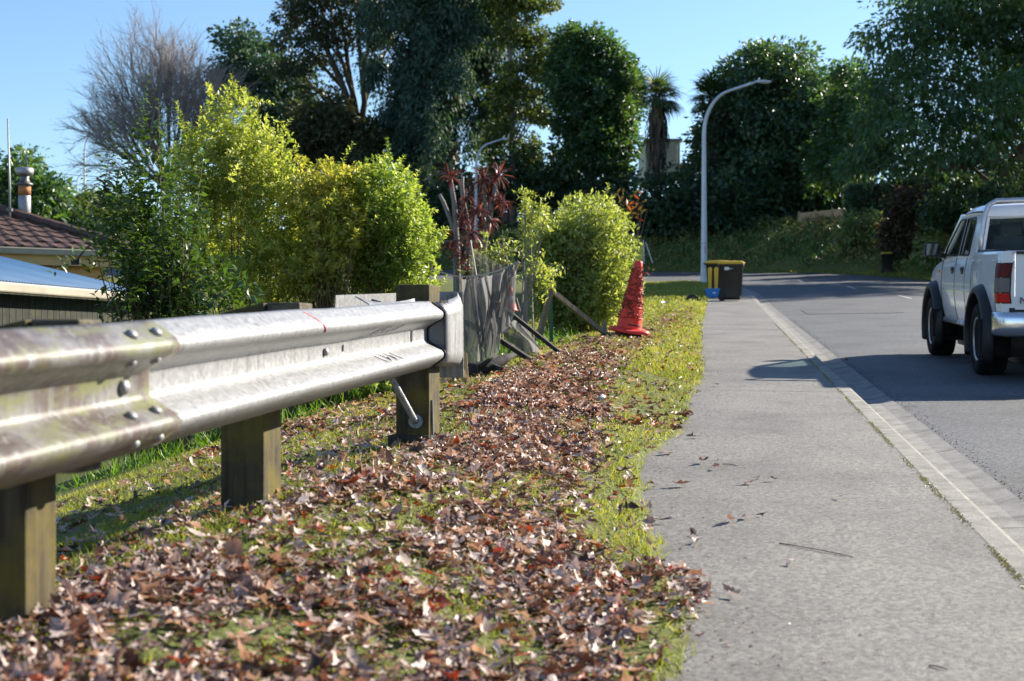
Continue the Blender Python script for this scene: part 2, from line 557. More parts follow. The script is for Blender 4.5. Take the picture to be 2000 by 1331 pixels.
# ground: one sheet from the camera's feet to the horizon
sl = np.concatenate([np.arange(-3, 1.5, .5), np.arange(1.5, 20, .1), np.arange(20, 60, .5), np.arange(60, 130, 1.2), np.geomspace(131, 900, 16)])
tl = np.concatenate([-np.geomspace(600, 13, 16), np.arange(-12.5, -4, .35), np.arange(-4, .12, .06), [.3, .7, .95, 1.05, 1.15, 1.4, 2.5, 5, 8, 9, 9.5, 9.62, 9.72, 9.85, 10.1],
                     np.arange(10.5, 50, .8), np.geomspace(51, 600, 14)])
SS, TT = np.meshgrid(sl, tl, indexing='ij')
GX, GY = DX * SS + DY * TT, DY * SS - DX * TT
GZ = gz(GX.ravel(), GY.ravel()).reshape(GX.shape)
bumpn = (.011 * np.sin(GX * 7.3 + GY * 2.1) * np.sin(GY * 6.1 - GX * 1.7) + .008 * np.sin(GX * 17 + 2) * np.sin(GY * 14 + GX * 5))
edge_mask = np.clip((te(SS) - .1 - TT) / .3, 0, 1) * (np.abs(SS) < 25)
GZ = GZ + bumpn * edge_mask
na, nb = GX.shape
idx = np.arange(na * nb).reshape(na, nb)
a, b_, c, d = idx[:-1, :-1].ravel(), idx[1:, :-1].ravel(), idx[1:, 1:].ravel(), idx[:-1, 1:].ravel()
tri = np.vstack([np.stack([a, c, b_], 1), np.stack([a, d, c], 1)])
go = tri_mesh('ground', np.stack([GX.ravel(), GY.ravel(), GZ.ravel()], 1), tri, M['ground'])
tag(go, kind='structure')
go.data.polygons.foreach_set('use_smooth', np.ones(len(go.data.polygons), bool))

# ------------------------------------------------------------------ road, footpath, kerb and channel
def resample(line, n):
    d = np.concatenate([[0], np.cumsum(np.hypot(*np.diff(line, axis=0).T))])
    u = np.linspace(0, d[-1], n)
    return np.stack([np.interp(u, d, line[:, 0]), np.interp(u, d, line[:, 1])], 1)

def offset_line(line, off):
    """shift a polyline sideways (positive: to the right of its direction)"""
    tan = np.gradient(line, axis=0); tan /= np.linalg.norm(tan, axis=1, keepdims=True)
    return line + np.stack([tan[:, 1], -tan[:, 0]], 1) * off

def road_z(X, Y):
    t = DY * X - DX * Y
    return base(Y) - .088 + .022 * np.clip(np.minimum(t - 1.4, 9.8 - t), 0, 4)

ROAD_IN = offset_line(INNER, .31)
ri, ro = resample(ROAD_IN, 260), resample(OUTER, 260)
rows = []
for i in range(260):
    row = []
    for k in range(13):
        u = k / 12
        q = ri[i] * (1 - u) + ro[i] * u
        row.append((q[0], q[1], float(road_z(q[0], q[1]))))
    rows.append(row)
mb = MB().loft(rows)
tag(mb.build('road', M['road'], smooth=True), kind='structure')

PATH_IN = INNER[(INNER[:, 1] < 57)]
dens = resample(PATH_IN, 240)
rows = []
for q, l, r_ in zip(dens, offset_line(dens, -1.75), offset_line(dens, -.105)):
    row = []
    for k in range(6):
        u = k / 5
        e = l * (1 - u) + r_ * u
        row.append((e[0], e[1], float(base(e[1])) + (-.02 if k == 0 else 0)))
    rows.append(row)
footpath = tag(MB().loft(rows).build('footpath', M['path'], smooth=True), kind='structure')

for sj in (11.4, 36.6):
    row = [[(*ST(sj + ds, t_), float(base(ST(sj, t_)[1])) + .0025) for t_ in np.linspace(-.2, .95, 6)] for ds in (0, .012)]
    MB().loft(row).build('control_joint', M['patch'], footpath)
kerb = root('kerb', (0, 0, 0)); tag(kerb, kind='structure')
cur = resample(INNER[:56], 1500)
dd = np.concatenate([[0], np.cumsum(np.hypot(*np.diff(cur, axis=0).T))])
SEG = 2.4
def profile_rows(q, offs):
    rows = []
    lines = [offset_line(q, o) for o, z in offs]
    for i in range(len(q)):
        rows.append([(L[i][0], L[i][1], float(base(q[i][1])) + z) for L, (o, z) in zip(lines, offs)])
    return rows
KER = [(-.118, -.12), (-.118, .001), (-.112, .003), (-.03, .006), (-.012, .002), (0, -.012), (.018, -.093), (.03, -.14)]
CHA = [(.025, -.16), (.026, -.104), (.10, -.112), (.2, -.106), (.306, -.086), (.31, -.16)]
s0 = 0.62
while s0 + SEG < dd[-1]:
    uu = np.linspace(s0 + .0035, s0 + SEG - .0035, 16)
    q = np.stack([np.interp(uu, dd, cur[:, 0]), np.interp(uu, dd, cur[:, 1])], 1)
    if len(q) > 3 and q[:, 1].max() < 56:
        MB().loft(profile_rows(q, KER), cap=True).build('kerb_segment', M['kerb'], kerb)
        MB().loft(profile_rows(q, CHA), cap=True).build('channel_segment', M['channel'], kerb)
    s0 += SEG

# moss and weeds in the joint between footpath and kerb
n = 9000
ss = 2.5 + 22 * rng.random(n) ** 1.4
keep = (np.sin(ss * 3.1) + np.sin(ss * 7.7 + 1) + rng.normal(size=n) * .7) > -.3
ss = ss[keep]; n = len(ss)
tt = INNER_T - .122 + rng.normal(size=n) * .009
X, Y = DX * ss + DY * tt, DY * ss - DX * tt
d_ = sphere_dirs(n); d_[:, 2] = np.abs(d_[:, 2]) + .2
tag(cloud('joint_moss', np.stack([X, Y, base(Y) + .001], 1), d_, sphere_dirs(n), .003 + .006 * rng.random(n), .006, QUAD, M['moss']),
    'yellow green moss growing in the joint beside the kerb', 'moss', kind='stuff')

# black loose chip along the channel's road edge, and grit lying in the channel
n = 2600
ss = 3 + 26 * rng.random(n) ** 1.3; tt = INNER_T + .318 + np.abs(rng.normal(size=n)) * .045
X, Y = DX * ss + DY * tt, DY * ss - DX * tt
chip = cloud('loose_road_chip', np.stack([X, Y, road_z(X, Y) + .001], 1), sphere_dirs(n), sphere_dirs(n), .004 + .007 * rng.random(n), .007, QUAD, M['black_gap'])
tag(chip, 'loose black chip along the road edge of the channel', 'gravel', kind='stuff')

# painted centre dashes and the square patch in the asphalt
def road_strip(name, mat, s0, s1, t0, t1, dz, label, cat, group=None):
    rows = []
    for s in np.linspace(s0, s1, 6):
        row = []
        for t in (t0, (t0 + t1) / 2, t1):
            x, y = ST(s, t); row.append((x, y, float(road_z(x, y)) + dz))
        rows.append(row)
    o = MB().loft(rows).build(name, mat)
    o.modifiers.new('s', 'SOLIDIFY').thickness = .003
    return tag(o, kind='structure')
for s0, t0 in ((31.0, 5.55), (41.0, 5.45), (51.0, 4.85), (61.0, 3.6), (21, 5.55)):
    road_strip('lane_marking', M['white_line'], s0, s0 + 3.0, t0 - .05 - .1, t0 + .05 - .1, .005, None, None)
pt = root('road_patch', (*ST(31.5, 2.6), 0)); tag(pt, kind='structure')
o = road_strip('asphalt_patch', M['patch'], 31.0, 33.8, 1.9, 3.9, .004, None, None)
o.parent = pt; o.location = -Vector(pt.location); del o['kind']
# ------------------------------------------------------------------ guardrail
gr0 = P(820, 862, 7.05)
rail = root('guardrail', (gr0.x, gr0.y, gr0.z), 'galvanised W-beam guardrail on mossy timber posts beside the leafy verge', 'guardrail')
WP = [(.156, .010), (.150, .020), (.128, .052), (.110, .076), (.101, .082), (.093, .083), (.085, .081), (.076, .073), (.052, .030), (.040, .010), (.030, .002), (.020, .0),
      (0, .0)]
WP = WP + [(-z, d) for z, d in WP[-2::-1]]
def rail_c(Z):
    """centre of the beam's front crest line at depth Z"""
    return Vector((-1.382 + .158 * Z, Z, -.253 + .042 * Z))
rail_dir = (rail_c(6) - rail_c(3)).normalized()
rail_n = Vector((rail_dir.y, -rail_dir.x, 0)).normalized()      # towards the road
rail_u = rail_n.cross(rail_dir).normalized()
if rail_u.z < 0: rail_u = -rail_u
def beam_mesh(z0, z1, steps, outd, name, mat, taper_end=False):
    rows = []
    for i in range(steps + 1):
        Z = z0 + (z1 - z0) * i / steps
        c = rail_c(Z)
        dent = .003 * math.sin(Z * 3.3) + .002 * math.sin(Z * 7.1)
        rows.append([c + rail_u * (z + dent * .5) + rail_n * (d - .083 + outd + dent) for z, d in WP])
    m = MB().loft(rows)
    o = m.build(name, mat, rail, smooth=True)
    sm = o.modifiers.new('t', 'SOLIDIFY'); sm.thickness = .004; sm.offset = 0
    return o
ZS = 3.52          # the splice
bm_new = beam_mesh(ZS - .34, 6.72, 70, 0.0, 'beam', M['galv_new'])
tag(bm_new, 'clean pale far beam with a red crayon mark')
bm_old = beam_mesh(.9, ZS, 50, .0075, 'beam', M['galv_old'])
tag(bm_old, 'stained mossy near beam lapped over the clean one')

def on_beam(Z, zc, lift=0.0):
    zs = [p[0] for p in WP][::-1]; ds = [p[1] for p in WP][::-1]
    d = float(np.interp(zc, zs, ds))
    d2 = float(np.interp(zc + .004, zs, ds)); d1 = float(np.interp(zc - .004, zs, ds))
    nrm = (rail_n * 1.0 - rail_u * ((d2 - d1) / .008)).normalized()
    return rail_c(Z) + rail_u * zc + rail_n * (d - .083 + lift), nrm

# slots and holes are cut right through the far beam
def slot_cut(beam, items):
    apply_mods(beam)
    k = MB()
    for Z, zc, ln, wd, tilt in items:
        p, nrm = on_beam(Z, zc)
        p = p - Vector(rail.location)
        a = (rail_dir * math.cos(tilt) + nrm.cross(rail_dir) * math.sin(tilt)).normalized()
        b = nrm.cross(a)
        k.box(p, (ln, wd, .06), Matrix((a, b, nrm)).transposed())
    kk = k.build('cutter', None, rail, local=True)
    m = beam.modifiers.new('cut', 'BOOLEAN'); m.operation = 'DIFFERENCE'; m.object = kk; m.solver = 'EXACT'
    bpy.context.view_layer.update()
    apply_mods(beam)
    bpy.data.objects.remove(kk, do_unlink=True)
slots = []
for i in range(5):
    slots.append((5.62 + i * .085, .058, .070, .015, R(62)))
for i in range(4):
    slots.append((5.66 + i * .085, -.057, .060, .018, R(-55)))
slots += [(5.28, 0.0, .022, .022, 0), (6.36, 0.004, .03, .055, 0)]
slot_cut(bm_new, slots)

bolt_me = MB().lathe([(0, .011), (.009, .010), (.0145, .006), (.0165, .0), (.0165, -.004)], 14).mesh('bolt')
def bolt(Z, zc, lift=.008, scale=.95):
    p, nrm = on_beam(Z, zc, lift)
    o = link('bolt', bolt_me, M['steel_dark'] if zc < 0.05 and zc > -.05 else M['galv_end'], rail, True)
    q = nrm.to_track_quat('Z', 'Y')
    o.rotation_euler = q.to_euler(); o.location = p - Vector(rail.location); o.scale = (scale * 1.15, scale, scale)
for Z in (ZS - .075, ZS - .215):
    for zc in (.128, .062, -.062, -.128):
        bolt(Z, zc)
bolt(ZS - .15, 0.0, .009, 1.15)
bolt(5.05, 0.0, .004, .9)
# red crayon line across the upper fold
pts = [on_beam(4.72 + k * .012, z, .006)[0] for k, z in enumerate((.148, .135, .118, .104, .092, .08))]
MB().tube(pts, .0032, 5).build('crayon_mark', M['red_mark'], rail)

# posts and blockouts
def gpost(px_right, base_y, Z, top, twist, block, w=.155, dpt=.19, slope=False):
    pr = P(px_right, base_y, Z)
    yaw = math.atan2(-rail_dir.x, rail_dir.y) - R(twist)
    rot = Matrix.Rotation(yaw, 3, 'Z')
    c = Vector((pr.x, pr.y, 0)) + rot @ Vector((-w / 2, dpt / 2, 0))
    zb = g(c.x, c.y) - .35
    hw, hd = w / 2, dpt / 2
    vs = []
    for z in (zb, top):
        for x, y in ((-hw, -hd), (hw, -hd), (hw, hd), (-hw, hd)):
            vs.append(c + rot @ Vector((x, y, 0)) + Vector((0, 0, z - (.035 if slope and z == top and x < 0 else 0))))
    m = MB().add(vs, [(0, 3, 2, 1), (4, 5, 6, 7), (0, 1, 5, 4), (1, 2, 6, 5), (2, 3, 7, 6), (3, 0, 4, 7)])
    m.build('post', M['post'], rail, bevel=.006)
    if block:
        d = .118
        bc = Vector((c.x, c.y, 0)) + rot @ Vector((hw + d / 2 + .003, 0, 0))
        m = MB().box((bc.x, bc.y, top - .175), (d, dpt * .8, .35), rot.to_4x4().to_3x3())
        m.build('blockout', M['block'], rail, bevel=.005)
    return c
c1 = gpost(50, 1212, 3.22, rail_c(3.3).z + .163, 0, True, dpt=.15, slope=True)
c2 = gpost(515, 970, 4.85, rail_c(4.95).z + .175, 0, True, slope=True)
c3 = gpost(838, 858, 6.77, P(0, 557, 6.85).z, 3, False, w=.165, dpt=.20)
# a post further back, beside the camera, keeps the near beam up
c0 = gpost(-889, 1500, 1.75, rail_c(1.75).z + .16, 0, False)

# collar plate at the foot of the end post
zb = g(c3.x, c3.y)
rz = Matrix.Rotation(math.atan2(-rail_dir.x, rail_dir.y) - R(5), 3, 'Z')
MB().box((c3.x - .005, c3.y, zb + .0), (.215, .25, .085), rz).build('soil_plate', M['dark_timber'], rail, bevel=.004)
rod0 = Vector((c3.x, c3.y, zb)) + rz @ Vector((.093, -.06, 0))
MB().tube([rod0 + Vector((0, 0, -.1)), rod0 + Vector((0, 0, .02)), rod0 + Vector((-.004, 0, .21))], .006, 8).build('ground_rod', M['galv_end'], rail)

# anchor cable from behind the beam down through the foot of the end post
A = P(764, 738, 6.55); Bq = P(811, 824, 6.73)
m = MB()
nn = 46
for strand in range(3):
    pts = []
    for i in range(nn + 1):
        u = i / nn
        p = A.lerp(Bq, u)
        ang = u * 46 + strand * 2.094
        ax = (Bq - A).normalized(); e1 = ax.cross(Vector((0, 1, 0))).normalized(); e2 = ax.cross(e1)
        pts.append(p + (e1 * math.cos(ang) + e2 * math.sin(ang)) * .008)
    m.tube(pts, .0088, 6)
up = A + (A - Bq).normalized() * .10
m.tube([up, A], .013, 8)
m.build('anchor_cable', M['galv_end'], rail, True)
ax = (A - Bq).normalized()
wq = Vector((.25, -.93, .25)).normalized().to_track_quat('Z', 'Y').to_matrix()
m = MB().lathe([(.014, .0), (.034, .0), (.034, .006), (.014, .006)], 20)
m.v = [tuple(wq @ Vector(p) + Bq + Vector((0, .018, 0))) for p in m.v]
m.build('cable_washer', M['galv_end'], rail)
m = MB().lathe([(0.0, .03), (.015, .03), (.015, .004)], 6)
m.v = [tuple(wq @ Vector(p) + Bq + Vector((0, .016, 0))) for p in m.v]
m.build('cable_nut', M['steel_dark'], rail)

# end terminal: steel wrapped round the end of the beam and back behind the post
E = rail_c(6.70)
def tpt(along, out, z):
    return E + rail_dir * along + rail_n * (out - .083) + rail_u * z
# path of the wrap seen from above: out along the road face, round the nose, back behind the post
plan = [(.03, .090), (.12, .092), (.24, .093), (.36, .092), (.46, .088), (.53, .07)]
rows = []
for i, (al, ou) in enumerate(plan):
    u = i / (len(plan) - 1)
    top = .152 + .042 * u ** 2; bot = -.152 - .03 * u
    row = []
    for k in range(15):
        v = k / 14
        z = top + (bot - top) * v
        inw = .05 * max(0, (abs(v - .5) - .36) / .14) ** 1.5 * (1 - .6 * u)
        row.append(tpt(al, ou - inw, z))
    rows.append(row)
o = MB().loft(rows).build('end_terminal', M['galv_end'], rail, True)
o.modifiers.new('t', 'SOLIDIFY').thickness = .004
term = o
# flat flange standing up behind the nose (the pale edge at the far right)
rows = []
for al, ou in ((.535, .076), (.54, .02), (.54, -.1), (.54, -.255)):
    rows.append([tpt(al, ou, .198), tpt(al, ou, .06), tpt(al, ou, -.06), tpt(al, ou, -.24)])
o = MB().loft(rows).build('end_flange', M['galv_end'], rail)
o.modifiers.new('t', 'SOLIDIFY').thickness = .005
# straight wing that runs back behind the post
rows = []
for k in range(9):
    al = .53 - k * .145
    rows.append([tpt(al, -.26, .193), tpt(al, -.27, .05), tpt(al, -.26, -.10)])
o = MB().loft(rows).build('back_wing', M['galv_new'], rail)
o.modifiers.new('t', 'SOLIDIFY').thickness = .004
# the curved scrap of beam above the far beam in front of the post
rows = []
for k in range(13):
    u = k / 12
    al = -1.0 + .85 * u
    h = .150 + .042 * (1 - u) ** 3 + .022 * u ** 2
    rows.append([tpt(al, -.02 - .05 * (1 - u), h), tpt(al, -.015, h - .03), tpt(al, .005, h - .06)])
o = MB().loft(rows).build('inner_lip', M['galv_new'], rail, True)
o.modifiers.new('t', 'SOLIDIFY').thickness = .004
# dark joint between beam and terminal
pts = [on_beam(6.715, z, .006)[0] for z in np.linspace(.15, -.15, 26)]
MB().tube(pts, .0065, 6).build('joint_edge', M['black_gap'], rail)
rows = [[on_beam(6.72, z, .003)[0] for z in np.linspace(.082, -.082, 13)],
        [tpt(.05, .086, z) for z in np.linspace(.082, -.082, 13)]]
o = MB().loft(rows).build('terminal_throat', plain('zinc_painted_shade', (.16, .165, .175), .5, .4), rail)  # shade inside the throat is put in as a darker zinc colour
o.modifiers.new('t', 'SOLIDIFY').thickness = .003
for al in (.06, .14):
    p = tpt(al, .066, .154)
    MB().box(p, (.008, .03, .012), Matrix.Rotation(R(-40), 3, 'Z')).build('terminal_slot', M['black_gap'], rail)

# ------------------------------------------------------------------ low paling fence behind the guardrail
fr0 = ST(11.8, -3.5)
fence = root('paling_fence', (fr0[0], fr0[1], g(*fr0)), 'low mossy paling fence below the guardrail in front of the shrubs', 'fence')
pm = [MB().box((0, 0, .24 + .03 * k), (.105, .018, .62 + .05 * k), None, .97).mesh('paling') for k in range(3)]
s = 10.35
while s < 13.3:
    x, y = ST(s, -3.5 + .012 * math.sin(s * 31))
    o = link('paling', pm[random.randrange(3)], M['paling'], fence)
    o.location = (x - fr0[0], y - fr0[1], g(x, y) - fence.location.z + random.uniform(-.06, .02))
    o.rotation_euler = (random.uniform(-.05, .05), random.uniform(-.06, .06), math.atan2(DY, DX) + random.uniform(-.05, .05))
    s += .118 + (random.random() < .1) * .1
a0, a1 = ST(10.35, -3.53), ST(13.3, -3.53)
MB().beam((*a0, g(*a0) + .42), (*a1, g(*a1) + .42), .05, .08).build('fence_rail', M['paling'], fence)
for s in (10.4, 11.8, 13.2):
    x, y = ST(s, -3.55)
    MB().box((x, y, g(x, y) + .15), (.1, .1, .7)).build('fence_post', M['post'], fence)
# ------------------------------------------------------------------ grass and fallen leaves
def vnoise(x, y, f, seed=0):
    """cheap smooth noise in 0..1"""
    r = np.random.default_rng(seed); tab = r.random((64, 64))
    x = np.asarray(x) * f; y = np.asarray(y) * f
    xi = np.floor(x).astype(int); yi = np.floor(y).astype(int); u = x - xi; v = y - yi
    u = u * u * (3 - 2 * u); v = v * v * (3 - 2 * v)
    a = tab[xi % 64, yi % 64]; b = tab[(xi + 1) % 64, yi % 64]; c = tab[xi % 64, (yi + 1) % 64]; d = tab[(xi + 1) % 64, (yi + 1) % 64]
    return (a * (1 - u) + b * u) * (1 - v) + (c * (1 - u) + d * u) * v

def gxyz(s, t):
    X, Y = DX * s + DY * t, DY * s - DX * t
    return X, Y, gz(X, Y)

LR_S = [0, 3.3, 4.3, 5, 7, 10, 14, 18, 22, 30, 40]
L_R = [-.1, -.14, -.08, -.42, -.5, -.72, -.72, -.62, -.38, -.35, -.4]
L_L = [-2.0, -1.75, -1.55, -1.5, -1.35, -1.75, -1.75, -1.35, -1.1, -1.0, -.9]
def litter_density(s, t):
    r = np.interp(s, LR_S, L_R); l = np.interp(s, LR_S, L_L)
    inside = np.clip((t - l) / .22, 0, 1) * np.clip((r - t) / .22, 0, 1)
    n = vnoise(s, t * 1.6, 2.3, 3) * .6 + vnoise(s, t * 1.6, 5.5, 4) * .4
    dens = inside * (.22 + .78 * np.clip((n - .31) / .26, 0, 1))
    dens *= np.interp(s, [0, 8, 11, 14, 17, 20, 30], [1, 1, .75, .5, .3, .22, .1])
    stray = .05 * (t > -3.2) * (t < te(s) + .02) * np.interp(s, [0, 12, 20], [1, 1, .4])
    pile = ((s - 4.3) / .36) ** 2 + ((t + .16) / .13) ** 2 < 1
    under = np.exp(-((t + 1.75) / .25) ** 2) * .12 * (s < 9) + .1 * np.exp(-(((s - 9.5) / 1.2) ** 2 + ((t + 2.9) / .35) ** 2))
    dens = dens * np.clip((te(s) + .04 - t) / .06, 0, 1)
    return np.clip(np.maximum(dens + stray + under, pile * .55), 0, 1)

BLADE = (np.array([[-.5, 0, 0], [.5, 0, 0], [-.33, .55, .04], [.33, .55, .04], [0, 1, -.12]], float), [(0, 1, 3), (0, 3, 2), (2, 3, 4)])
def grass(name, n, smin, smax, tmin, tmax, h0, h1, w, mat, label, bias=1.0, mask=None):
    s = smin + (smax - smin) * rng.random(n) ** bias
    t = tmin + (tmax - tmin) * rng.random(n)
    keep = t < te(s) + .03 + rng.normal(size=n) * .035
    tuft = vnoise(s, t, 4.5, 9) * .55 + vnoise(s, t, 12, 10) * .45
    keep &= rng.random(n) < np.clip((tuft - .25) * 3.2, .12, 1)
    keep &= rng.random(n) < 1 - .86 * litter_density(s, t)
    if mask is not None: keep &= mask(s, t)
    s, t, tuft = s[keep], t[keep], tuft[keep]
    X, Y, Z = gxyz(s, t)
    edge = np.exp(-np.abs(t - te(s) + .12) / .16)
    d = rng.normal(size=(len(s), 3)) * .55; d[:, 2] = np.abs(d[:, 2]) * .5 + .6
    hh = (h0 + (h1 - h0) * rng.random(len(s)) ** 1.5) * (.65 + .7 * tuft) * (1 + .35 * edge)
    return tag(cloud(name, np.stack([X, Y, Z - .004], 1), d, sphere_dirs(len(s)), hh, w * (.6 + .8 * rng.random(len(s))), BLADE, mat,
                     rnd=np.clip(rng.random(len(s)) * .75 + .3 * (vnoise(s, t, 2.0, 12) - .5) + .1, 0, 1)), label, 'grass', kind='stuff')
grass('lawn_grass', 180000, 1.9, 13, -3.6, .02, .014, .045, .0042, M['grass'], 'short mossy lawn grass on the verge among the fallen leaves', 1.45)
grass('lawn_grass', 80000, 12, 30, -2.6, -.05, .025, .06, .008, M['grass'], 'short sunlit lawn grass further up the verge past the cone', 1.3)
grass('lawn_grass', 26000, 28, 58, -5.0, -.1, .05, .1, .022, M['grass'], 'mown lawn grass on the far corner by the lamp post', 1.0)
# longer weeds below the shrubs and along the rough edge
grass('long_weeds', 15000, 8.0, 21, -4.2, -1.7, .08, .24, .010, M['longgrass'], 'long bright weeds along the foot of the shrubs and netting', 1.0,
      lambda s, t: t < np.interp(s, [8, 9.5, 10.4, 12.5, 14.5, 17, 21], [-4.1, -3.6, -3.1, -2.55, -2.2, -1.75, -1.75]) + .12 * np.sin(s * 5))

# lobed oak leaves, curled
def oak_template(seed):
    """one dry oak leaf: some whole and lobed, some rolled lengthwise, some broken off short"""
    r = np.random.default_rng(seed)
    kind = seed % 4
    prof = [(0, .02), (.14, .05), (.22, .15), (.33, .08), (.45, .25), (.55, .12), (.7, .25), (.82, .10), (1.0, .0)]
    k0 = {0: 1.0, 1: .7, 2: .85, 3: .6}[kind]
    roll = {0: r.uniform(.2, .6), 1: r.uniform(1.4, 2.4), 2: r.uniform(.5, 1.0), 3: r.uniform(1.0, 1.8)}[kind] * r.choice([1, 1, -1])
    bend = r.uniform(-.6, .8); tw = r.uniform(-.9, .9)
    if kind == 3: prof = prof[:7]
    mid, L, Rr = [], [], []
    side = .25 * r.normal()
    for y, w in prof:
        zc = bend * (y - .5) ** 2; xc = side * (y - .5) ** 2
        mid.append((xc, y, zc))
        for arr, sg in ((L, -1), (Rr, 1)):
            ww = k0 * w * max(.45, 1 + .35 * r.normal())
            ang = roll * 1.6 * ww / .25 * .5 + tw * (y - .5) * sg
            arr.append((xc + sg * ww * math.cos(ang), y + .06 * r.normal() * (w > .1), zc + ww * math.sin(ang)))
    n = len(prof)
    V = np.array(mid + L + Rr)
    fs = []
    for i in range(n - 1):
        a, b = i, i + 1
        fs += [(a, b, n + b), (a, n + b, n + a), (a, 2 * n + b, b), (a, 2 * n + a, 2 * n + b)]
    V[:, 1] -= .5
    return V, fs
NOAK = 16
OAK = [oak_template(k + 20) for k in range(NOAK)]
OAK_LOW = []
for k in range(5):
    r_ = np.random.default_rng(50 + k); cu = r_.uniform(.1, .35); be = r_.uniform(-.2, .25)
    V = np.array([[0, -.5, be * .25], [-.16, -.2, cu * .5], [.14, -.25, cu * .5], [0, 0, 0], [-.08, .05, .06], [.09, .02, .06], [-.2, .2, cu], [.2, .22, cu * .8], [0, .28, 0], [.04, .5, be * .3]]) * np.array([r_.uniform(.6, 1.2), 1, 1])
    OAK_LOW.append((V, [(0, 2, 3), (0, 3, 1), (1, 3, 4), (2, 5, 3), (4, 3, 8), (3, 5, 8), (4, 8, 6), (5, 7, 8), (6, 8, 9), (7, 9, 8)]))

def litter_points(n, smin, smax, bias, tmin=-3.2, tmax=.12):
    s = smin + (smax - smin) * rng.random(n) ** bias; t = tmin + (tmax - tmin) * rng.random(n)
    k = rng.random(n) < litter_density(s, t)
    s, t = s[k], t[k]
    X, Y = DX * s + DY * t, DY * s - DX * t
    Z = np.maximum(gz(X, Y), base(Y) * (t > te(s)) + -9 * (t <= te(s)))
    return s, t, X, Y, Z

# the nearest leaves one by one
oak_me = []
for V, fs in OAK:
    me = bpy.data.meshes.new('fallen_leaf'); me.from_pydata([tuple(p) for p in V], [], fs); me.materials.append(M['leaf']); oak_me.append(me)
def one_leaf(x, y, z, size, label, group, flat=.35, meshes=None):
    o = bpy.data.objects.new('fallen_leaf', random.choice(meshes or oak_me)); C.objects.link(o)
    o.location = (x, y, z); o.scale = (size, size, size)
    o.rotation_euler = (random.gauss(0, flat), random.gauss(0, flat), random.uniform(0, 6.28))
    return tag(o, label, 'leaf', group)
s, t, X, Y, Z = litter_points(4000, 2.35, 5.2, 1.0, -1.7, 0)
vis = (np.abs(X / Y) < .355)
s, t, X, Y, Z = s[vis], t[vis], X[vis], Y[vis], Z[vis]
for i in range(min(255, len(s))):
    one_leaf(X[i], Y[i], Z[i] + random.uniform(.018, .04), random.uniform(.045, .088),
             'curled dry brown oak leaf lying in the near leaf litter', 'fallen leaves in the near litter')
# leaves lying alone on the footpath
for px, py, sz in ((1328, 952, .075), (1461, 947, .07), (1425, 1022, .06), (1456, 1015, .05), (1355, 1047, .045), (1360, 1062, .04), (1430, 1167, .05),
                   (1398, 918, .05), (1372, 906, .07), (1300, 889, .07), (1355, 857, .06), (1400, 755, .05), (1350, 700, .05), (1257, 1000, .08), (1268, 1030, .06),
                   (1290, 1024, .06), (1264, 1042, .055), (1480, 938, .03), (1510, 941, .03), (1640, 976, .035), (1545, 1105, .04), (1490, 1010, .04), (1655, 705, .05)):
    Z0 = 1.0 / ((py - 665.5) / F + .0535)
    p = P(px, py, Z0)
    one_leaf(p.x, p.y, float(base(p.y)) + .016, sz * 1.6, 'small dry leaf lying alone on the grey footpath', 'single leaves on the footpath', .25, oak_me[0::4] + oak_me[2::4])
# the rest of the litter
s, t, X, Y, Z = litter_points(52000, 2.2, 8.5, 1.1)
pick = rng.integers(0, NOAK, len(s))
for k in range(NOAK):
    q = pick == k
    m_ = int(q.sum())
    if k == 0: acc = []
    d = rng.normal(size=(m_, 3)); d[:, 2] *= .35
    nr = rng.normal(size=(m_, 3)) * .45; nr[:, 2] = np.abs(nr[:, 2]) + .8
    acc.append((np.stack([X[q], Y[q], Z[q] + .004 + .030 * rng.random(m_)], 1), d, nr, .034 + .066 * rng.random(m_) ** 1.8, OAK[k]))
def multi_cloud(name, acc, mat, label):
    Vs, Fs, rs = [], [], []; o0 = 0
    for pos, d, nr, L, (tv, tf) in acc:
        y = norm(d); x = norm(np.cross(y, nr)); z = np.cross(x, y)
        V = pos[:, None] + (x[:, None] * tv[None, :, 0:1] + y[:, None] * tv[None, :, 1:2] + z[:, None] * tv[None, :, 2:3]) * L[:, None, None]
        k = len(tv); n = len(pos)
        Fs.append((np.array(tf)[None] + (np.arange(n) * k)[:, None, None]).reshape(-1, 3) + o0)
        Vs.append(V.reshape(-1, 3)); rs.append(np.repeat(rng.random(n), k)); o0 += n * k
    return tag(tri_mesh(name, np.vstack(Vs), np.vstack(Fs), mat, None, np.concatenate(rs)), label, 'leaf litter', kind='stuff')
multi_cloud('leaf_litter', acc, M['litter'], 'thick litter of dry brown leaves on the near verge')
s, t, X, Y, Z = litter_points(80000, 8.3, 32, 1.6)
pick = rng.integers(0, 5, len(s)); acc = []
for k in range(5):
    q = pick == k; m_ = int(q.sum())
    d = rng.normal(size=(m_, 3)); d[:, 2] *= .35
    nr = rng.normal(size=(m_, 3)) * .5; nr[:, 2] = np.abs(nr[:, 2]) + .8
    acc.append((np.stack([X[q], Y[q], Z[q] + .006 + .03 * rng.random(m_)], 1), d, nr, .04 + .05 * rng.random(m_), OAK_LOW[k]))
multi_cloud('leaf_litter', acc, M['litter'], 'belt of dry brown leaves further up the verge towards the cone')
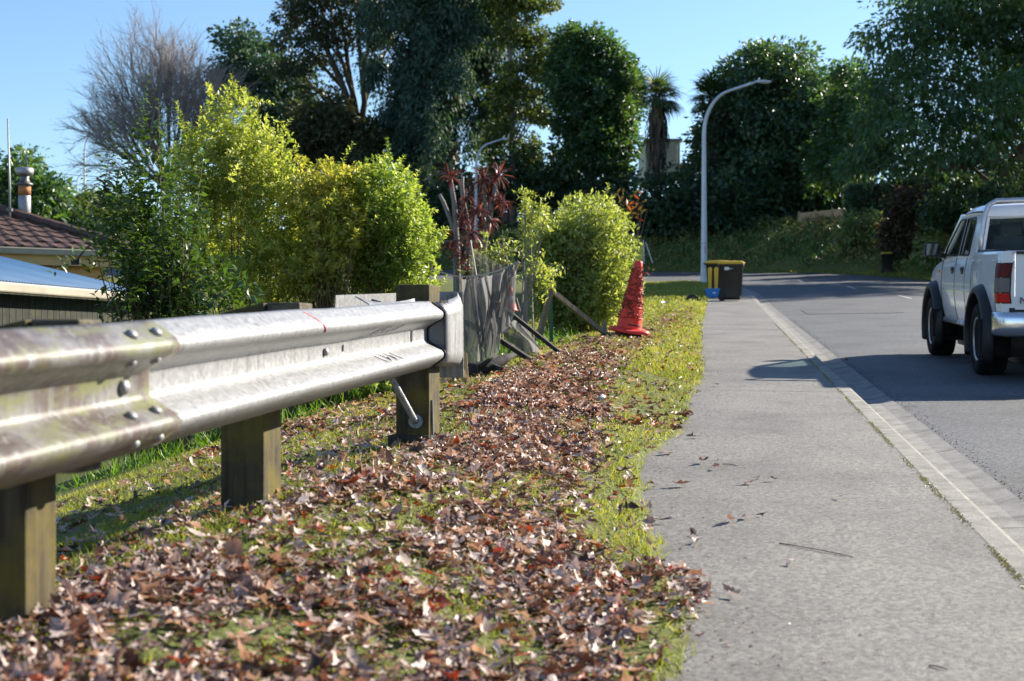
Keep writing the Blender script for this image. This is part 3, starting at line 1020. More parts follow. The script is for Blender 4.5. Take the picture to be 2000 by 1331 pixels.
# crumbs and twigs on the footpath
n = 420
ss = 3 + 14 * rng.random(n) ** 1.4; tt = te(ss) + np.abs(rng.normal(size=n)) * .16
X, Y = DX * ss + DY * tt, DY * ss - DX * tt
d = rng.normal(size=(n, 3)); d[:, 2] = 0
tag(cloud('leaf_crumbs', np.stack([X, Y, base(Y) + .003], 1), d, np.tile([0, .1, 1], (n, 1)) + rng.normal(size=(n, 3)) * .2, .008 + .014 * rng.random(n), .008, QUAD, M['litter']),
    'crumbs of dry leaf scattered along the footpath edge', 'leaf litter', kind='stuff')
def twig(px0, py0, px1, py1, label):
    pts = []
    for u in np.linspace(0, 1, 6):
        px, py = px0 + (px1 - px0) * u, py0 + (py1 - py0) * u
        Z0 = 1.0 / ((py - 665.5) / F + .0535); p = P(px, py, Z0); p.z = float(base(p.y)) + .002 + .003 * math.sin(u * 3); pts.append(p)
    o = MB().tube(pts, [.0018] * 5 + [.0008], 5).build('twig', M['twig'])
    tag(o, label, 'twig')
twig(1522, 1062, 1668, 1090, 'long thin brown twig lying on the footpath')
twig(1815, 1302, 1850, 1310, 'short dark twig lying at the bottom of the footpath')
twig(1412, 907, 1440, 911, 'small curved twig lying near the verge edge of the footpath')
# white paper scrap on the verge
pp = P(1172, 812, 9.2)
r_ = np.random.default_rng(5)
gv = [[(pp.x + (i - 2) * .018 + .006 * r_.normal(), pp.y + (j - 2) * .02 + .006 * r_.normal(), g(pp.x, pp.y) + .03 + .018 * r_.normal()) for i in range(5)] for j in range(5)]
tag(MB().loft(gv).build('paper_scrap', plain('white_paper', (.75, .77, .8), .7)), 'crumpled white paper scrap lying in the leaves on the verge', 'paper')
pp = P(1300, 597, 33.0); zz = g(pp.x, pp.y)
gv = [[(pp.x + (i - 2) * .05, pp.y + (j - 2) * .05, zz + .06 + .02 * r_.normal()) for i in range(5)] for j in range(5)]
tag(MB().loft(gv).build('paper_scrap', bpy.data.materials['white_paper']), 'small white scrap lying in the shade on the far lawn', 'paper')
pp = P(1352, 588, 37.0); zz = g(pp.x, pp.y)
o = MB().lathe([(0, .16), (.08, .15), (.15, .09), (.17, .0), (.16, -.05)], 12, (pp.x, pp.y, zz)).build('dark_lump', M['dark_timber'], smooth=True)
o.name = 'clod'
tag(o, 'dark clod of earth on the lawn left of the bins', 'clod')
# ------------------------------------------------------------------ shrubs
M['yellow_leaf'] = leafmat('golden_shrub_leaf', [(.15, .20, .04), (.29, .34, .075), (.44, .47, .14), (.60, .58, .24)], .46, (1.5, 1.5, .75), .4, .45)
M['yellowing_leaf'] = leafmat('yellowing_shrub_leaf', [(.18, .22, .045), (.34, .36, .08), (.48, .47, .13), (.58, .50, .13)], .46, (1.5, 1.4, .6), .4, .45)
M['green_leaf'] = leafmat('fresh_shrub_leaf', [(.11, .18, .035), (.22, .30, .06), (.35, .42, .11), (.47, .50, .18)], .44, (1.5, 1.5, .7), .4, .45)
M['dark_leaf'] = leafmat('glossy_dark_leaf', [(.035, .075, .026), (.06, .115, .036), (.10, .165, .05)], .3, (1.9, 1.8, .5), .28, .6)
M['pale_leaf'] = leafmat('pale_green_leaf', [(.19, .25, .07), (.33, .39, .13), (.48, .52, .24)], .42, (1.6, 1.5, .65), .42, .45)
M['red_leaf'] = leafmat('red_autumn_leaf', [(.30, .04, .02), (.30, .10, .03), (.10, .14, .03), (.16, .10, .03)], .4, (1.4, 1.0, .7), .4, .4)
M['cord_leaf'] = leafmat('red_cabbage_leaf', [(.045, .016, .018), (.10, .03, .028), (.17, .06, .048), (.28, .16, .13)], .28, (1.6, .9, .75), .38, .5)

def shrub(name, label, cat, blobs, foot, n_shoots, per, shoot_len, leaf_len, leaf_w, mat, up=.9, droop=0.0, tmpl=LEAF5, stem_r=.006, n_stems=14, group=None,
          curl=.0, inner=.35, leaf_angle=.9, spikes=(), trunk_mat=None, fill=0, spray=1.0):
    """blobs: (x px, y px, Z, rx px, ry px, depth radius m); foot: list of world foot points"""
    B = []
    for x, y, Z, rx, ry, rd in blobs:
        c = P(x, y, Z); B.append((np.array(c), np.array([rx / F * Z, rd, ry / F * Z])))
    f0 = Vector(foot)
    r0 = root(name, (f0.x, f0.y, f0.z), label, cat, group)
    wts = np.array([np.prod(b[1]) ** (2 / 3) for b in B]); wts /= wts.sum()
    which = rng.choice(len(B), n_shoots, p=wts)
    tips = np.zeros((n_shoots, 3)); outd = np.zeros((n_shoots, 3))
    dirs = sphere_dirs(n_shoots)
    rad = inner + (1 - inner) * rng.random(n_shoots) ** .55
    for i, w in enumerate(which):
        c, r = B[w]
        tips[i] = c + dirs[i] * r * rad[i] * (1 + .10 * rng.normal())
        o_ = dirs[i] / r; outd[i] = o_ / np.linalg.norm(o_)
    ncl = max(6, n_shoots // 6); cl_i = rng.integers(0, ncl, n_shoots)          # shoots gather in sprays
    tips = tips[cl_i] + rng.normal(size=tips.shape) * shoot_len * np.array([.36, .36, .42]) * spray
    outd = norm(outd * .5 + outd[cl_i])
    tips[:, 2] = np.maximum(tips[:, 2], f0.z + .12)
    sd = norm(outd * .75 + np.array([0, 0, up]) + rng.normal(size=(n_shoots, 3)) * .35)
    ln = shoot_len * (.55 + .8 * rng.random(n_shoots))
    for (sx, sy, sZ, sl) in spikes:
        tips = np.vstack([tips, np.array(P(sx, sy, sZ))[None]]); sd = np.vstack([sd, norm(np.array([[.15 * rng.normal(), .1 * rng.normal(), 1.0]]))]); ln = np.append(ln, sl)
    n_all = len(tips)
    u = np.tile(np.linspace(.04, 1, per), n_all)
    rep = np.repeat(np.arange(n_all), per)
    start = tips - sd * ln[:, None]
    bend = np.zeros((len(rep), 3)); bend[:, 2] = -droop * u ** 2 * ln[rep]
    pos = start[rep] + sd[rep] * (ln[rep] * u)[:, None] + bend
    # leaves alternate round the shoot
    e1 = norm(np.cross(sd, np.tile([.3, .2, .9], (n_all, 1)) + 1e-3)); e2 = np.cross(sd, e1)
    ph = u * per * 2.4 + rng.random(len(rep)) * .8 + (rep * 1.7)
    side = e1[rep] * np.cos(ph)[:, None] + e2[rep] * np.sin(ph)[:, None]
    ld = norm(side * leaf_angle + sd[rep] * (.25 + .55 * u)[:, None] + rng.normal(size=pos.shape) * .22)
    ld[:, 2] -= curl
    nr = norm(np.array([0, 0, 1.0]) + sd[rep] * .4 + rng.normal(size=pos.shape) * .45)
    L = leaf_len * (.55 + .6 * rng.random(len(rep))) * (1.12 - .45 * u)
    shoot_r = rng.random(n_all)
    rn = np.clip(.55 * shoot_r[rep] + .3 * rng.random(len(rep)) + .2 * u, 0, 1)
    if fill:
        w2 = rng.choice(len(B), fill, p=wts); dd_ = sphere_dirs(fill)
        fp = np.array([B[w][0] for w in w2]) + dd_ * np.array([B[w][1] for w in w2]) * (.35 + .62 * rng.random(fill) ** .6)[:, None]
        fp[:, 2] = np.maximum(fp[:, 2], f0.z + .1)
        pos = np.vstack([pos, fp]); ld = np.vstack([ld, norm(dd_ * .6 + rng.normal(size=(fill, 3)))]); nr = np.vstack([nr, sphere_dirs(fill)])
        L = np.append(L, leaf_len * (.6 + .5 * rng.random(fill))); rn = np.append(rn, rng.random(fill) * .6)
    tag(cloud('foliage', pos, ld, nr, L, L * (leaf_w / leaf_len), tmpl, mat, r0, rn), kind='stuff')
    # stems: from the foot fan up to shoot starts
    m = MB()
    order = rng.permutation(n_all)[:n_stems * 4]
    for j in order:
        a = f0 + Vector((rng.normal() * .10, rng.normal() * .10, -.05)); b = Vector(start[j])
        if b.z < f0.z + .3: continue
        q = a.lerp(b, .5) + Vector((rng.normal() * .05, rng.normal() * .05, .12 * (b - a).length))
        q.x = (q.x + a.x * .3 + b.x * .7) / 2
        m.tube([a, a.lerp(q, .5), q, q.lerp(b, .6), b], [stem_r * 1.6, stem_r * 1.3, stem_r, stem_r * .7, stem_r * .4], 4, False)
    tag(m.build('stems', trunk_mat or M['twig_dark'], r0), kind='stuff')
    # the thin twigs inside the shoots
    m = MB()
    for j in range(0, n_all, 2):
        a = Vector(start[j]); d_ = Vector(sd[j]) * ln[j]
        m.tube([a, a + d_ * .5 + Vector((0, 0, -droop * .25 * ln[j])), a + d_ + Vector((0, 0, -droop * ln[j]))], [stem_r * .45, stem_r * .35, stem_r * .15], 3, False)
    tag(m.build('twigs', trunk_mat or M['twig_dark'], r0), kind='stuff')
    return r0

def foot(px, Z):
    X = (px - 1000) / F * Z
    return Vector((X, Z, g(X, Z)))

shrub('golden_shrub', 'tall golden green feathery shrub rising to a pointed top', 'shrub',
      [(455, 235, 12.4, 45, 75, .22), (420, 330, 12.5, 105, 85, .45), (510, 320, 12.3, 80, 100, .42), (560, 420, 12.2, 85, 110, .45), (430, 450, 12.6, 120, 130, .5), (535, 530, 12.3, 90, 80, .4)],
      foot(480, 12.5), 760, 34, .30, .058, .026, M['yellow_leaf'], up=.9, droop=.12,
      spikes=[(452, 135, 12.4, .36), (462, 150, 12.4, .34), (440, 160, 12.4, .34), (475, 165, 12.4, .34), (500, 180, 12.4, .3), (520, 215, 12.3, .3), (345, 190, 12.6, .3), (395, 200, 12.6, .32)], fill=9000)
shrub('yellowing_shrub', 'low yellowing shrub with bare stems between the tall and the round shrub', 'shrub',
      [(640, 380, 12.0, 75, 65, .4), (650, 450, 11.9, 70, 75, .36), (620, 525, 11.9, 75, 65, .35)],
      foot(640, 12.1), 330, 28, .26, .062, .026, M['yellowing_leaf'], up=.45, droop=.4, n_stems=26, stem_r=.005, fill=2800,
      spikes=[(660, 318, 12, .25), (690, 312, 12, .25)])
shrub('rounded_green_shrub', 'rounded fresh green shrub nearest the end post', 'shrub',
      [(745, 385, 12.2, 80, 80, .42), (775, 455, 12.2, 75, 95, .42), (730, 500, 12.3, 75, 90, .4), (790, 520, 12.1, 55, 65, .35)],
      foot(750, 12.3), 520, 30, .27, .055, .028, M['green_leaf'], up=.75, droop=.1, fill=6000,
      spikes=[(742, 298, 12.2, .25), (760, 305, 12.2, .22), (728, 302, 12.2, .22), (850, 460, 12.1, .2), (852, 520, 12.1, .2)])
shrub('dark_glossy_shrub', 'dark glossy shrub with upright wands of curling leaves on the left', 'shrub',
      [(305, 340, 10.6, 48, 100, .25), (250, 400, 10.5, 50, 75, .25), (335, 450, 10.6, 85, 105, .35), (300, 525, 10.5, 62, 75, .32), (390, 540, 10.5, 75, 65, .3), (455, 570, 10.4, 55, 42, .25)],
      foot(330, 10.6), 215, 24, .50, .085, .040, M['dark_leaf'], up=1.5, droop=.03, curl=.25, leaf_angle=1.1, n_stems=22, stem_r=.006, spray=.8,
      spikes=[(292, 142, 10.6, .75), (300, 170, 10.6, .7), (272, 200, 10.6, .7), (225, 240, 10.5, .6), (198, 330, 10.5, .45), (240, 260, 10.5, .6), (330, 210, 10.6, .6), (250, 300, 10.4, .55),
              (345, 330, 10.3, .5), (400, 285, 10.3, .45), (215, 300, 10.5, .5), (310, 190, 10.7, .7), (285, 170, 10.6, .7), (262, 230, 10.6, .65), (320, 230, 10.5, .6), (232, 280, 10.4, .5), (210, 270, 10.5, .5), (350, 260, 10.5, .5), (205, 360, 10.4, .4), (190, 385, 10.4, .35)], fill=900)
shrub('pale_bushy_shrub', 'pale green bushy shrub standing behind the red cone', 'shrub',
      [(1072, 480, 19.2, 48, 75, .55), (1078, 560, 19.2, 52, 80, .55), (1150, 445, 19.0, 75, 75, .75), (1190, 490, 18.8, 60, 95, .7), (1105, 520, 19.2, 75, 110, .7), (1175, 565, 18.8, 58, 75, .6), (1120, 590, 19.0, 60, 50, .5)],
      foot(1135, 19.1), 860, 28, .36, .085, .036, M['pale_leaf'], up=.8, droop=.18, tmpl=QUAD, stem_r=.012, n_stems=10, fill=10000, spray=.6)
shrub('leafy_sapling', 'thin staked sapling with pale yellow green leaves beside the netting', 'sapling',
      [(1040, 415, 14.6, 34, 45, .22), (1022, 460, 14.6, 16, 26, .12), (1075, 470, 14.6, 22, 32, .16), (1058, 530, 14.6, 26, 34, .16), (1005, 590, 14.5, 14, 26, .1), (1025, 625, 14.5, 20, 18, .1)],
      foot(1012, 14.6), 74, 18, .2, .062, .027, M['pale_leaf'], up=.5, droop=.3, n_stems=3, stem_r=.008, inner=.2, trunk_mat=M['bark_pale'], tmpl=LEAF5)
shrub('red_leaf_sapling', 'thin sapling with drooping red and orange leaves above the cone', 'sapling',
      [(1228, 395, 20.5, 16, 26, .1), (1250, 385, 20.5, 14, 20, .1), (1245, 430, 20.5, 12, 16, .1), (1262, 462, 20.5, 16, 12, .1), (1240, 470, 20.5, 10, 20, .1)],
      foot(1225, 20.6), 13, 7, .22, .11, .04, M['red_leaf'], up=.4, droop=.35, curl=.5, n_stems=2, stem_r=.008, inner=.1)
shrub('weedy_bush', 'small bright leafy bush between the netting and the red leaved palm', 'bush',
      [(965, 490, 17.5, 34, 26, .2), (985, 500, 17.5, 26, 20, .2), (940, 510, 17.6, 24, 22, .2)],
      foot(965, 17.5), 60, 16, .2, .06, .03, M['pale_leaf'], up=.5, droop=.2, tmpl=QUAD)
shrub('weedy_bush', 'small leafy weed growing at the foot of the paling fence', 'bush',
      [(745, 770, 11.9, 24, 14, .12), (715, 785, 11.9, 20, 10, .1)],
      foot(740, 11.9), 30, 9, .12, .07, .04, M['green_leaf'], up=.6, droop=.3)

# red cabbage tree
cr = foot(935, 21.0)
cab = root('red_cabbage_tree', cr, 'red leaved cabbage tree with pale bare stems behind the netting', 'tree')
heads = [(880, 345, 20, 24), (945, 350, 21, 30), (972, 345, 21, 30), (915, 382, 21, 26), (958, 385, 21, 28), (982, 395, 21, 24), (935, 410, 20.6, 28), (905, 420, 21, 28),
         (955, 430, 21, 24), (920, 455, 20.6, 30), (888, 470, 21, 30), (905, 500, 20.8, 30), (925, 490, 20.8, 24), (912, 530, 20.8, 26)]
pos, dr, ln = [], [], []
for x, y, Z, r_px in heads:
    c = np.array(P(x, y, Z)); r_ = r_px / F * Z * 1.12
    k = 46
    d = sphere_dirs(k); d[:, 2] = d[:, 2] * .9 - .05
    pos.append(np.tile(c, (k, 1)) + d * .02); dr.append(d); ln.append(r_ * (.75 + .5 * rng.random(k)))
pos = np.vstack(pos); dr = np.vstack(dr); ln = np.concatenate(ln)
tag(cloud('foliage', pos, dr, np.tile([0, 0, 1.0], (len(pos), 1)) + rng.normal(size=pos.shape) * .3, ln, .021, STRAP, M['cord_leaf'], cab), kind='stuff')
def limb(parent, name, pxs, Z, r0_, r1_, mat, n=7, foot_z=None):
    pts = [P(x, y, Z) for x, y in pxs]
    if foot_z is not None: pts[0].z = foot_z
    rr = np.linspace(r0_, r1_, len(pts))
    return MB().tube(pts, list(rr), n).build(name, mat, parent, True)
limb(cab, 'stem', [(897, 720), (893, 560), (892, 480), (888, 400), (880, 350)], 21, .07, .03, M['bark_pale'])
limb(cab, 'stem', [(892, 470), (880, 430), (866, 395), (858, 380)], 21, .04, .025, M['bark_pale'])
limb(cab, 'stem', [(940, 700), (938, 560), (946, 480), (958, 420), (968, 360)], 21, .06, .03, M['bark_pale'])
limb(cab, 'stem', [(945, 480), (950, 420), (945, 360)], 21, .035, .025, M['bark_pale'])
limb(cab, 'stem', [(915, 720), (910, 540), (918, 460), (906, 400), (902, 360), (904, 345)], 21.3, .06, .025, M['bark_pale'])

# ------------------------------------------------------------------ netting, stakes and timber
def netmat(name='shade_cloth', tr=.2, dk=1.0):
    m, t, b, out = nt(name)
    n = noise(t, 5, 5, .6, stretch=(8, 8, 1.2))
    r = ramp(t, n.outputs['Fac'], [(0.3, (.07 * dk, .067 * dk, .067 * dk)), (0.7, (.33 * dk, .325 * dk, .325 * dk))])
    t.links.new(r.outputs[0], b.inputs['Base Color']); b.inputs['Roughness'].default_value = .8
    tl_ = N(t, 'ShaderNodeBsdfTranslucent'); tl_.inputs['Color'].default_value = (.36 * dk, .355 * dk, .355 * dk, 1)
    tp = N(t, 'ShaderNodeBsdfTransparent')
    a_ = N(t, 'ShaderNodeMixShader'); a_.inputs[0].default_value = .5
    t.links.new(b.outputs[0], a_.inputs[1]); t.links.new(tl_.outputs[0], a_.inputs[2])
    c_ = N(t, 'ShaderNodeMixShader'); c_.inputs[0].default_value = tr
    t.links.new(a_.outputs[0], c_.inputs[1]); t.links.new(tp.outputs[0], c_.inputs[2])
    t.links.new(c_.outputs[0], out.inputs['Surface'])
    return m
M['net'] = netmat('shade_cloth', .22, .78)
ZN = 12.6
nf = foot(935, ZN)
net = root('shade_net', nf, 'torn grey shade netting hanging from a sagging cord behind the guardrail end', 'netting')
top = [(896, 542), (920, 541), (945, 538), (970, 531), (995, 521), (1013, 511)]
bot = [(905, 735), (925, 728), (946, 722), (966, 700), (985, 640), (1006, 545)]
rows = []
nr_, nc_ = 40, 130
rr_ = np.random.default_rng(11)
fph = rr_.uniform(0, 6.28, 9); ffr = np.array([5, 9, 14, 21, 30, 43, 57, 71, 90]); fam = np.array([.05, .06, .05, .035, .026, .016, .011, .008, .006]); fsl = rr_.normal(size=9) * 2.6
for i in range(nr_):
    v = i / (nr_ - 1); row = []
    for j in range(nc_):
        u0 = j / (nc_ - 1)
        u = u0 * (len(top) - 1); k = min(int(u), len(top) - 2); w = u - k
        tx = top[k][0] * (1 - w) + top[k + 1][0] * w; ty = top[k][1] * (1 - w) + top[k + 1][1] * w + 5 * abs(math.sin(u0 * 22)) * (1 - v) ** 6
        bx = bot[k][0] * (1 - w) + bot[k + 1][0] * w; by = bot[k][1] * (1 - w) + bot[k + 1][1] * w + 6 * math.sin(u0 * 31)
        x = tx * (1 - v) + bx * v; y = ty * (1 - v) + by * v
        fold = float(np.sum(fam * np.sin(ffr * u0 + fph + fsl * v))) * (.35 + .65 * v)
        p = P(x, y, ZN); p.y += fold * 1.3; p.x += .35 * fold + .01 * math.sin(v * 9 + u0 * 13)
        row.append(p)
    rows.append(row)
cl = MB().loft(rows).build('cloth', M['net'], net, True)
M['net_sheer'] = netmat('sheer_shade_cloth', .62, .5)
rows = []
for i in range(16):      # the sheer triangle behind, tied to the palm stems
    v = i / 15
    rows.append([P(917 + 4 * v + (88 - 2 * v) * u, (478 + 52 * u ** .8) * (1 - v) + (560 - 14 * u) * v, ZN + .55 + .05 * math.sin(u * 17 + v * 4) + .03 * math.sin(u * 41)) for u in np.linspace(0, 1, 40)])
MB().loft(rows).build('cloth', M['net_sheer'], net, True)
MB().tube([P(836, 524, ZN), P(860, 532, ZN)] + [P(x, y - 1, ZN) for x, y in top], .006, 6).build('cord', plain('white_cord', (.5, .48, .44), .8), net)
MB().tube([P(919, 470, ZN + .1), P(925, 505, ZN + .05), P(931, 541, ZN)], .006, 5).build('cord', bpy.data.materials['white_cord'], net)
# creased white hems that run down the cloth
for xs in ([(934, 545), (936, 610), (944, 660), (952, 715)], [(918, 545), (925, 600), (936, 660), (942, 722)], [(948, 545), (960, 590), (968, 640), (966, 690)], [(990, 525), (985, 570), (976, 620)]):
    MB().tube([P(x, y, ZN - .07) for x, y in xs], [.006, .01, .012, .006], 5).build('hem', M['net'], net, True)
# heap of the same net on the grass, further right
rows = []
for i in range(14):
    v = i / 13
    rows.append([P(990 + 55 * u + 12 * math.sin(v * 5), 700 - 62 * v + 14 * u * (1 - v) - 12 * math.sin(u * 3.1), 14.3 + .12 * math.sin(u * 9 + v * 6)) for u in np.linspace(0, 1, 16)])
hp = root('shade_net', foot(1020, 14.3), 'crumpled heap of grey shade netting lying by the sapling', 'netting')
MB().loft(rows).build('cloth', M['net'], hp, True)

def stake(name, mat, p0, p1, w, h, label, cat):
    a_, b_ = Vector(p0), Vector(p1)
    o = MB().beam(a_ - Vector(a_), b_ - Vector(a_), w, h).build(name, mat, None)
    o.location = a_
    return tag(o, label, cat)
stake('leaning_stake', M['timber'], P(950, 640, ZN + .15), P(1013, 512, ZN), .03, .03, 'grey timber stake that props up the corner of the netting', 'stake')
stake('leaning_stake', M['timber'], P(820, 600, 12.9), P(842, 512, 12.9), .04, .04, 'grey stake standing at the left end of the netting cord', 'stake')
stake('black_batten', M['dark_timber'], P(985, 603, 13.6), P(1092, 688, 13.4), .05, .035, 'upper black batten leaning down to the grass beside the netting', 'batten')
stake('black_batten', M['dark_timber'], P(952, 648, 13.2), P(1040, 706, 13.0), .06, .04, 'lower black batten leaning down to the grass beside the netting', 'batten')
stake('leaning_stake', M['timber'], P(1054, 656, 16.2), P(1080, 550, 16.0), .06, .04, 'grey plank leaning against the green stake', 'stake')
stake('green_stake', plain('green_paint', (.01, .10, .05), .5), P(1077, 668, 16.3), P(1074, 520, 16.3), .045, .045, 'dark green upright stake in front of the pale shrub', 'stake')
stake('brace', M['timber'], P(1079, 570, 16.1), P(1187, 656, 16.6), .05, .05, 'long grey brace sloping down from the green stake', 'brace')
stake('short_peg', M['timber'], P(1182, 660, 16.7), P(1181, 628, 16.7), .045, .045, 'short grey peg at the foot of the sloping brace', 'peg')
stake('timber_offcut', M['new_timber'], P(868, 748, 11.2), P(852, 690, 11.2), .03, .035, 'pale timber offcut nearest the end post', 'offcut')
stake('timber_offcut', M['new_timber'], P(914, 748, 11.3), P(886, 700, 11.2), .05, .035, 'pale timber offcut leaning under the guardrail end', 'offcut')
stake('timber_offcut', M['new_timber'], P(912, 745, 11.5), P(908, 690, 11.5), .03, .03, 'upright pale timber offcut behind the guardrail end', 'offcut')
pts = [P(905, 728, 12.0), P(930, 724, 12.0), P(960, 715, 12.1), P(985, 702, 12.2), P(1003, 694, 12.3)]
lg = root('fallen_log', pts[0], 'dark rotting log lying at the foot of the netting', 'log')
MB().tube(pts, [.075, .07, .06, .045, .02], 9).build('trunk', M['dark_timber'], lg, True)
MB().tube([pts[1], P(950, 708, 11.9), P(972, 694, 12.0)], [.03, .02, .008], 6).build('branch', M['dark_timber'], lg, True)
MB().tube([pts[2], P(980, 722, 11.9), P(992, 716, 12.0)], [.03, .02, .008], 6).build('branch', M['dark_timber'], lg, True)
# small far cone seen past the netting
c2l = P(997, 607, 24.0)
sc2 = root('traffic_cone', c2l, 'small red and white cone seen past the netting edge', 'cone')
M['cone_red'] = plain('cone_red', (.78, .04, .03), .5, var=.15, scale=9)
M['cone_body'] = plain('cone_orange_red', (.82, .05, .02), .5, var=.2, scale=12)  # orange red plastic of the tall cone's body and ribs
MB().lathe([(.14, 0), (.11, .02), (.085, .12)], 16).build('lower_band', M['cone_red'], sc2, True, True)
MB().lathe([(.085, .12), (.06, .24)], 16).build('white_band', M['white_line'], sc2, True, True)
MB().lathe([(.06, .24), (.03, .4), (.0, .41)], 16).build('top_band', M['cone_red'], sc2, True, True)

# ------------------------------------------------------------------ the big cone
cb = P(1226, 662, 16.7); cb.z = g(cb.x, cb.y)
cone = root('traffic_cone', cb, 'tall leaning red traffic cone wrapped in tangled leafy netting', 'cone', rot=(R(2), R(8), R(12)))
# black rubber foot, square red flange, tapering body
MB().box((0, 0, .015), (.26, .26, .09)).build('rubber_foot', M['black_gap'], cone, local=True, bevel=.01)
pr = []
for r_, z in ((.205, .06), (.215, .075), (.20, .10), (.165, .115)):
    pr.append([(r_ * k * math.cos(a), r_ * k * math.sin(a), z + .012 * math.cos(2 * a + .4))
               for a in np.linspace(0, 2 * math.pi, 33)[:-1] for k in [1.0 / max(.80, max(abs(math.cos(a)), abs(math.sin(a))))]])
MB().loft(pr, closed=True, cap=True).build('flange', M['cone_red'], cone, True, True)
MB().lathe([(.155, .105), (.15, .12), (.142, .20), (.10, .50), (.066, .78), (.05, .86), (.045, .90), (.036, .915), (.0, .915)], 28).build('cone_body', M['cone_body'], cone, True, True)
for z in (.24, .36, .44, .58, .70, .8):
    rb = .142 + (z - .2) * (.05 - .142) / .66
    MB().lathe([(rb + .001, z - .012), (rb + .007, z - .004), (rb + .007, z + .004), (rb, z + .012)], 28).build('rib', M['cone_body'], cone, True, True)
rr_ = np.random.default_rng(31)
m = MB(); m2 = MB()
for k in range(300):
    z = rr_.choice([.28, .32, .40, .42, .5, .54, .62, .66, .74, .8]) + rr_.normal() * .022
    z = min(max(z, .245), .85)
    a = rr_.uniform(0, 6.283)
    rb = .142 + (z - .2) * (.05 - .142) / .66 + .008
    pts = []
    aa, zz = a, z
    da, dz = rr_.normal() * .25, rr_.normal() * .014
    for q in range(4):
        rb = .142 + (zz - .2) * (.05 - .142) / .66 + .006 + .010 * rr_.random()
        pts.append((rb * math.cos(aa), rb * math.sin(aa), zz)); aa += da + rr_.normal() * .2; zz += dz + rr_.normal() * .012
    (m if rr_.random() < .66 else m2).tube(pts, [.002, .004, .0035, .001], 4)
tag(m.build('tangled_stems', plain('dead_brown_stem', (.07, .045, .025), .8), cone, False, True), kind='stuff')
tag(m2.build('tangled_netting', M['cone_red'], cone, False, True), kind='stuff')
n = 260
zz = .24 + .62 * rr_.random(n); aa = rr_.uniform(0, 6.283, n); rb = .142 + (zz - .2) * (.05 - .142) / .66 + .010
po = np.stack([rb * np.cos(aa), rb * np.sin(aa), zz], 1)
dl = norm(np.stack([-np.sin(aa), np.cos(aa), .6 * rr_.normal(size=n)], 1) + .4 * rr_.normal(size=(n, 3)))
tag(cloud('clinging_leaves', po, dl, np.stack([np.cos(aa), np.sin(aa), 0 * aa], 1) + .4 * rr_.normal(size=(n, 3)), .02 + .03 * rr_.random(n), .014, QUAD,
          leafmat('clinging_leaf', [(.03, .03, .012), (.10, .05, .02), (.32, .06, .02), (.10, .12, .04)], .2), cone, local=True), kind='stuff')
sp = root('leaf_sprig', P(1256, 530, 16.7), 'little orange sprig sticking out from the side of the tall cone', 'sprig')
MB().tube([P(1247, 540, 16.7), P(1256, 535, 16.7), P(1266, 530, 16.7)], .003, 4).build('stalk', M['twig'], sp)
pq = np.array([P(1252 + 4 * k, 540 - 3 * k + 3 * (k % 2), 16.7) for k in range(6)])
tag(cloud('foliage', pq, sphere_dirs(6), sphere_dirs(6), .05, .025, LEAF5, M['red_leaf'], sp), kind='stuff')
slot = MB()
for a in np.linspace(-2.2, -.9, 9):
    pass
rows = [[(.1595 * math.cos(a) * k, .1595 * math.sin(a) * k, .155 + dz) for a in np.linspace(-2.0, -.75, 12)] for dz, k in ((-.007, .945), (.007, .93))]
o = MB().loft(rows).build('dark_slot', M['black_gap'], cone, False, True); o.modifiers.new('t', 'SOLIDIFY').thickness = .004

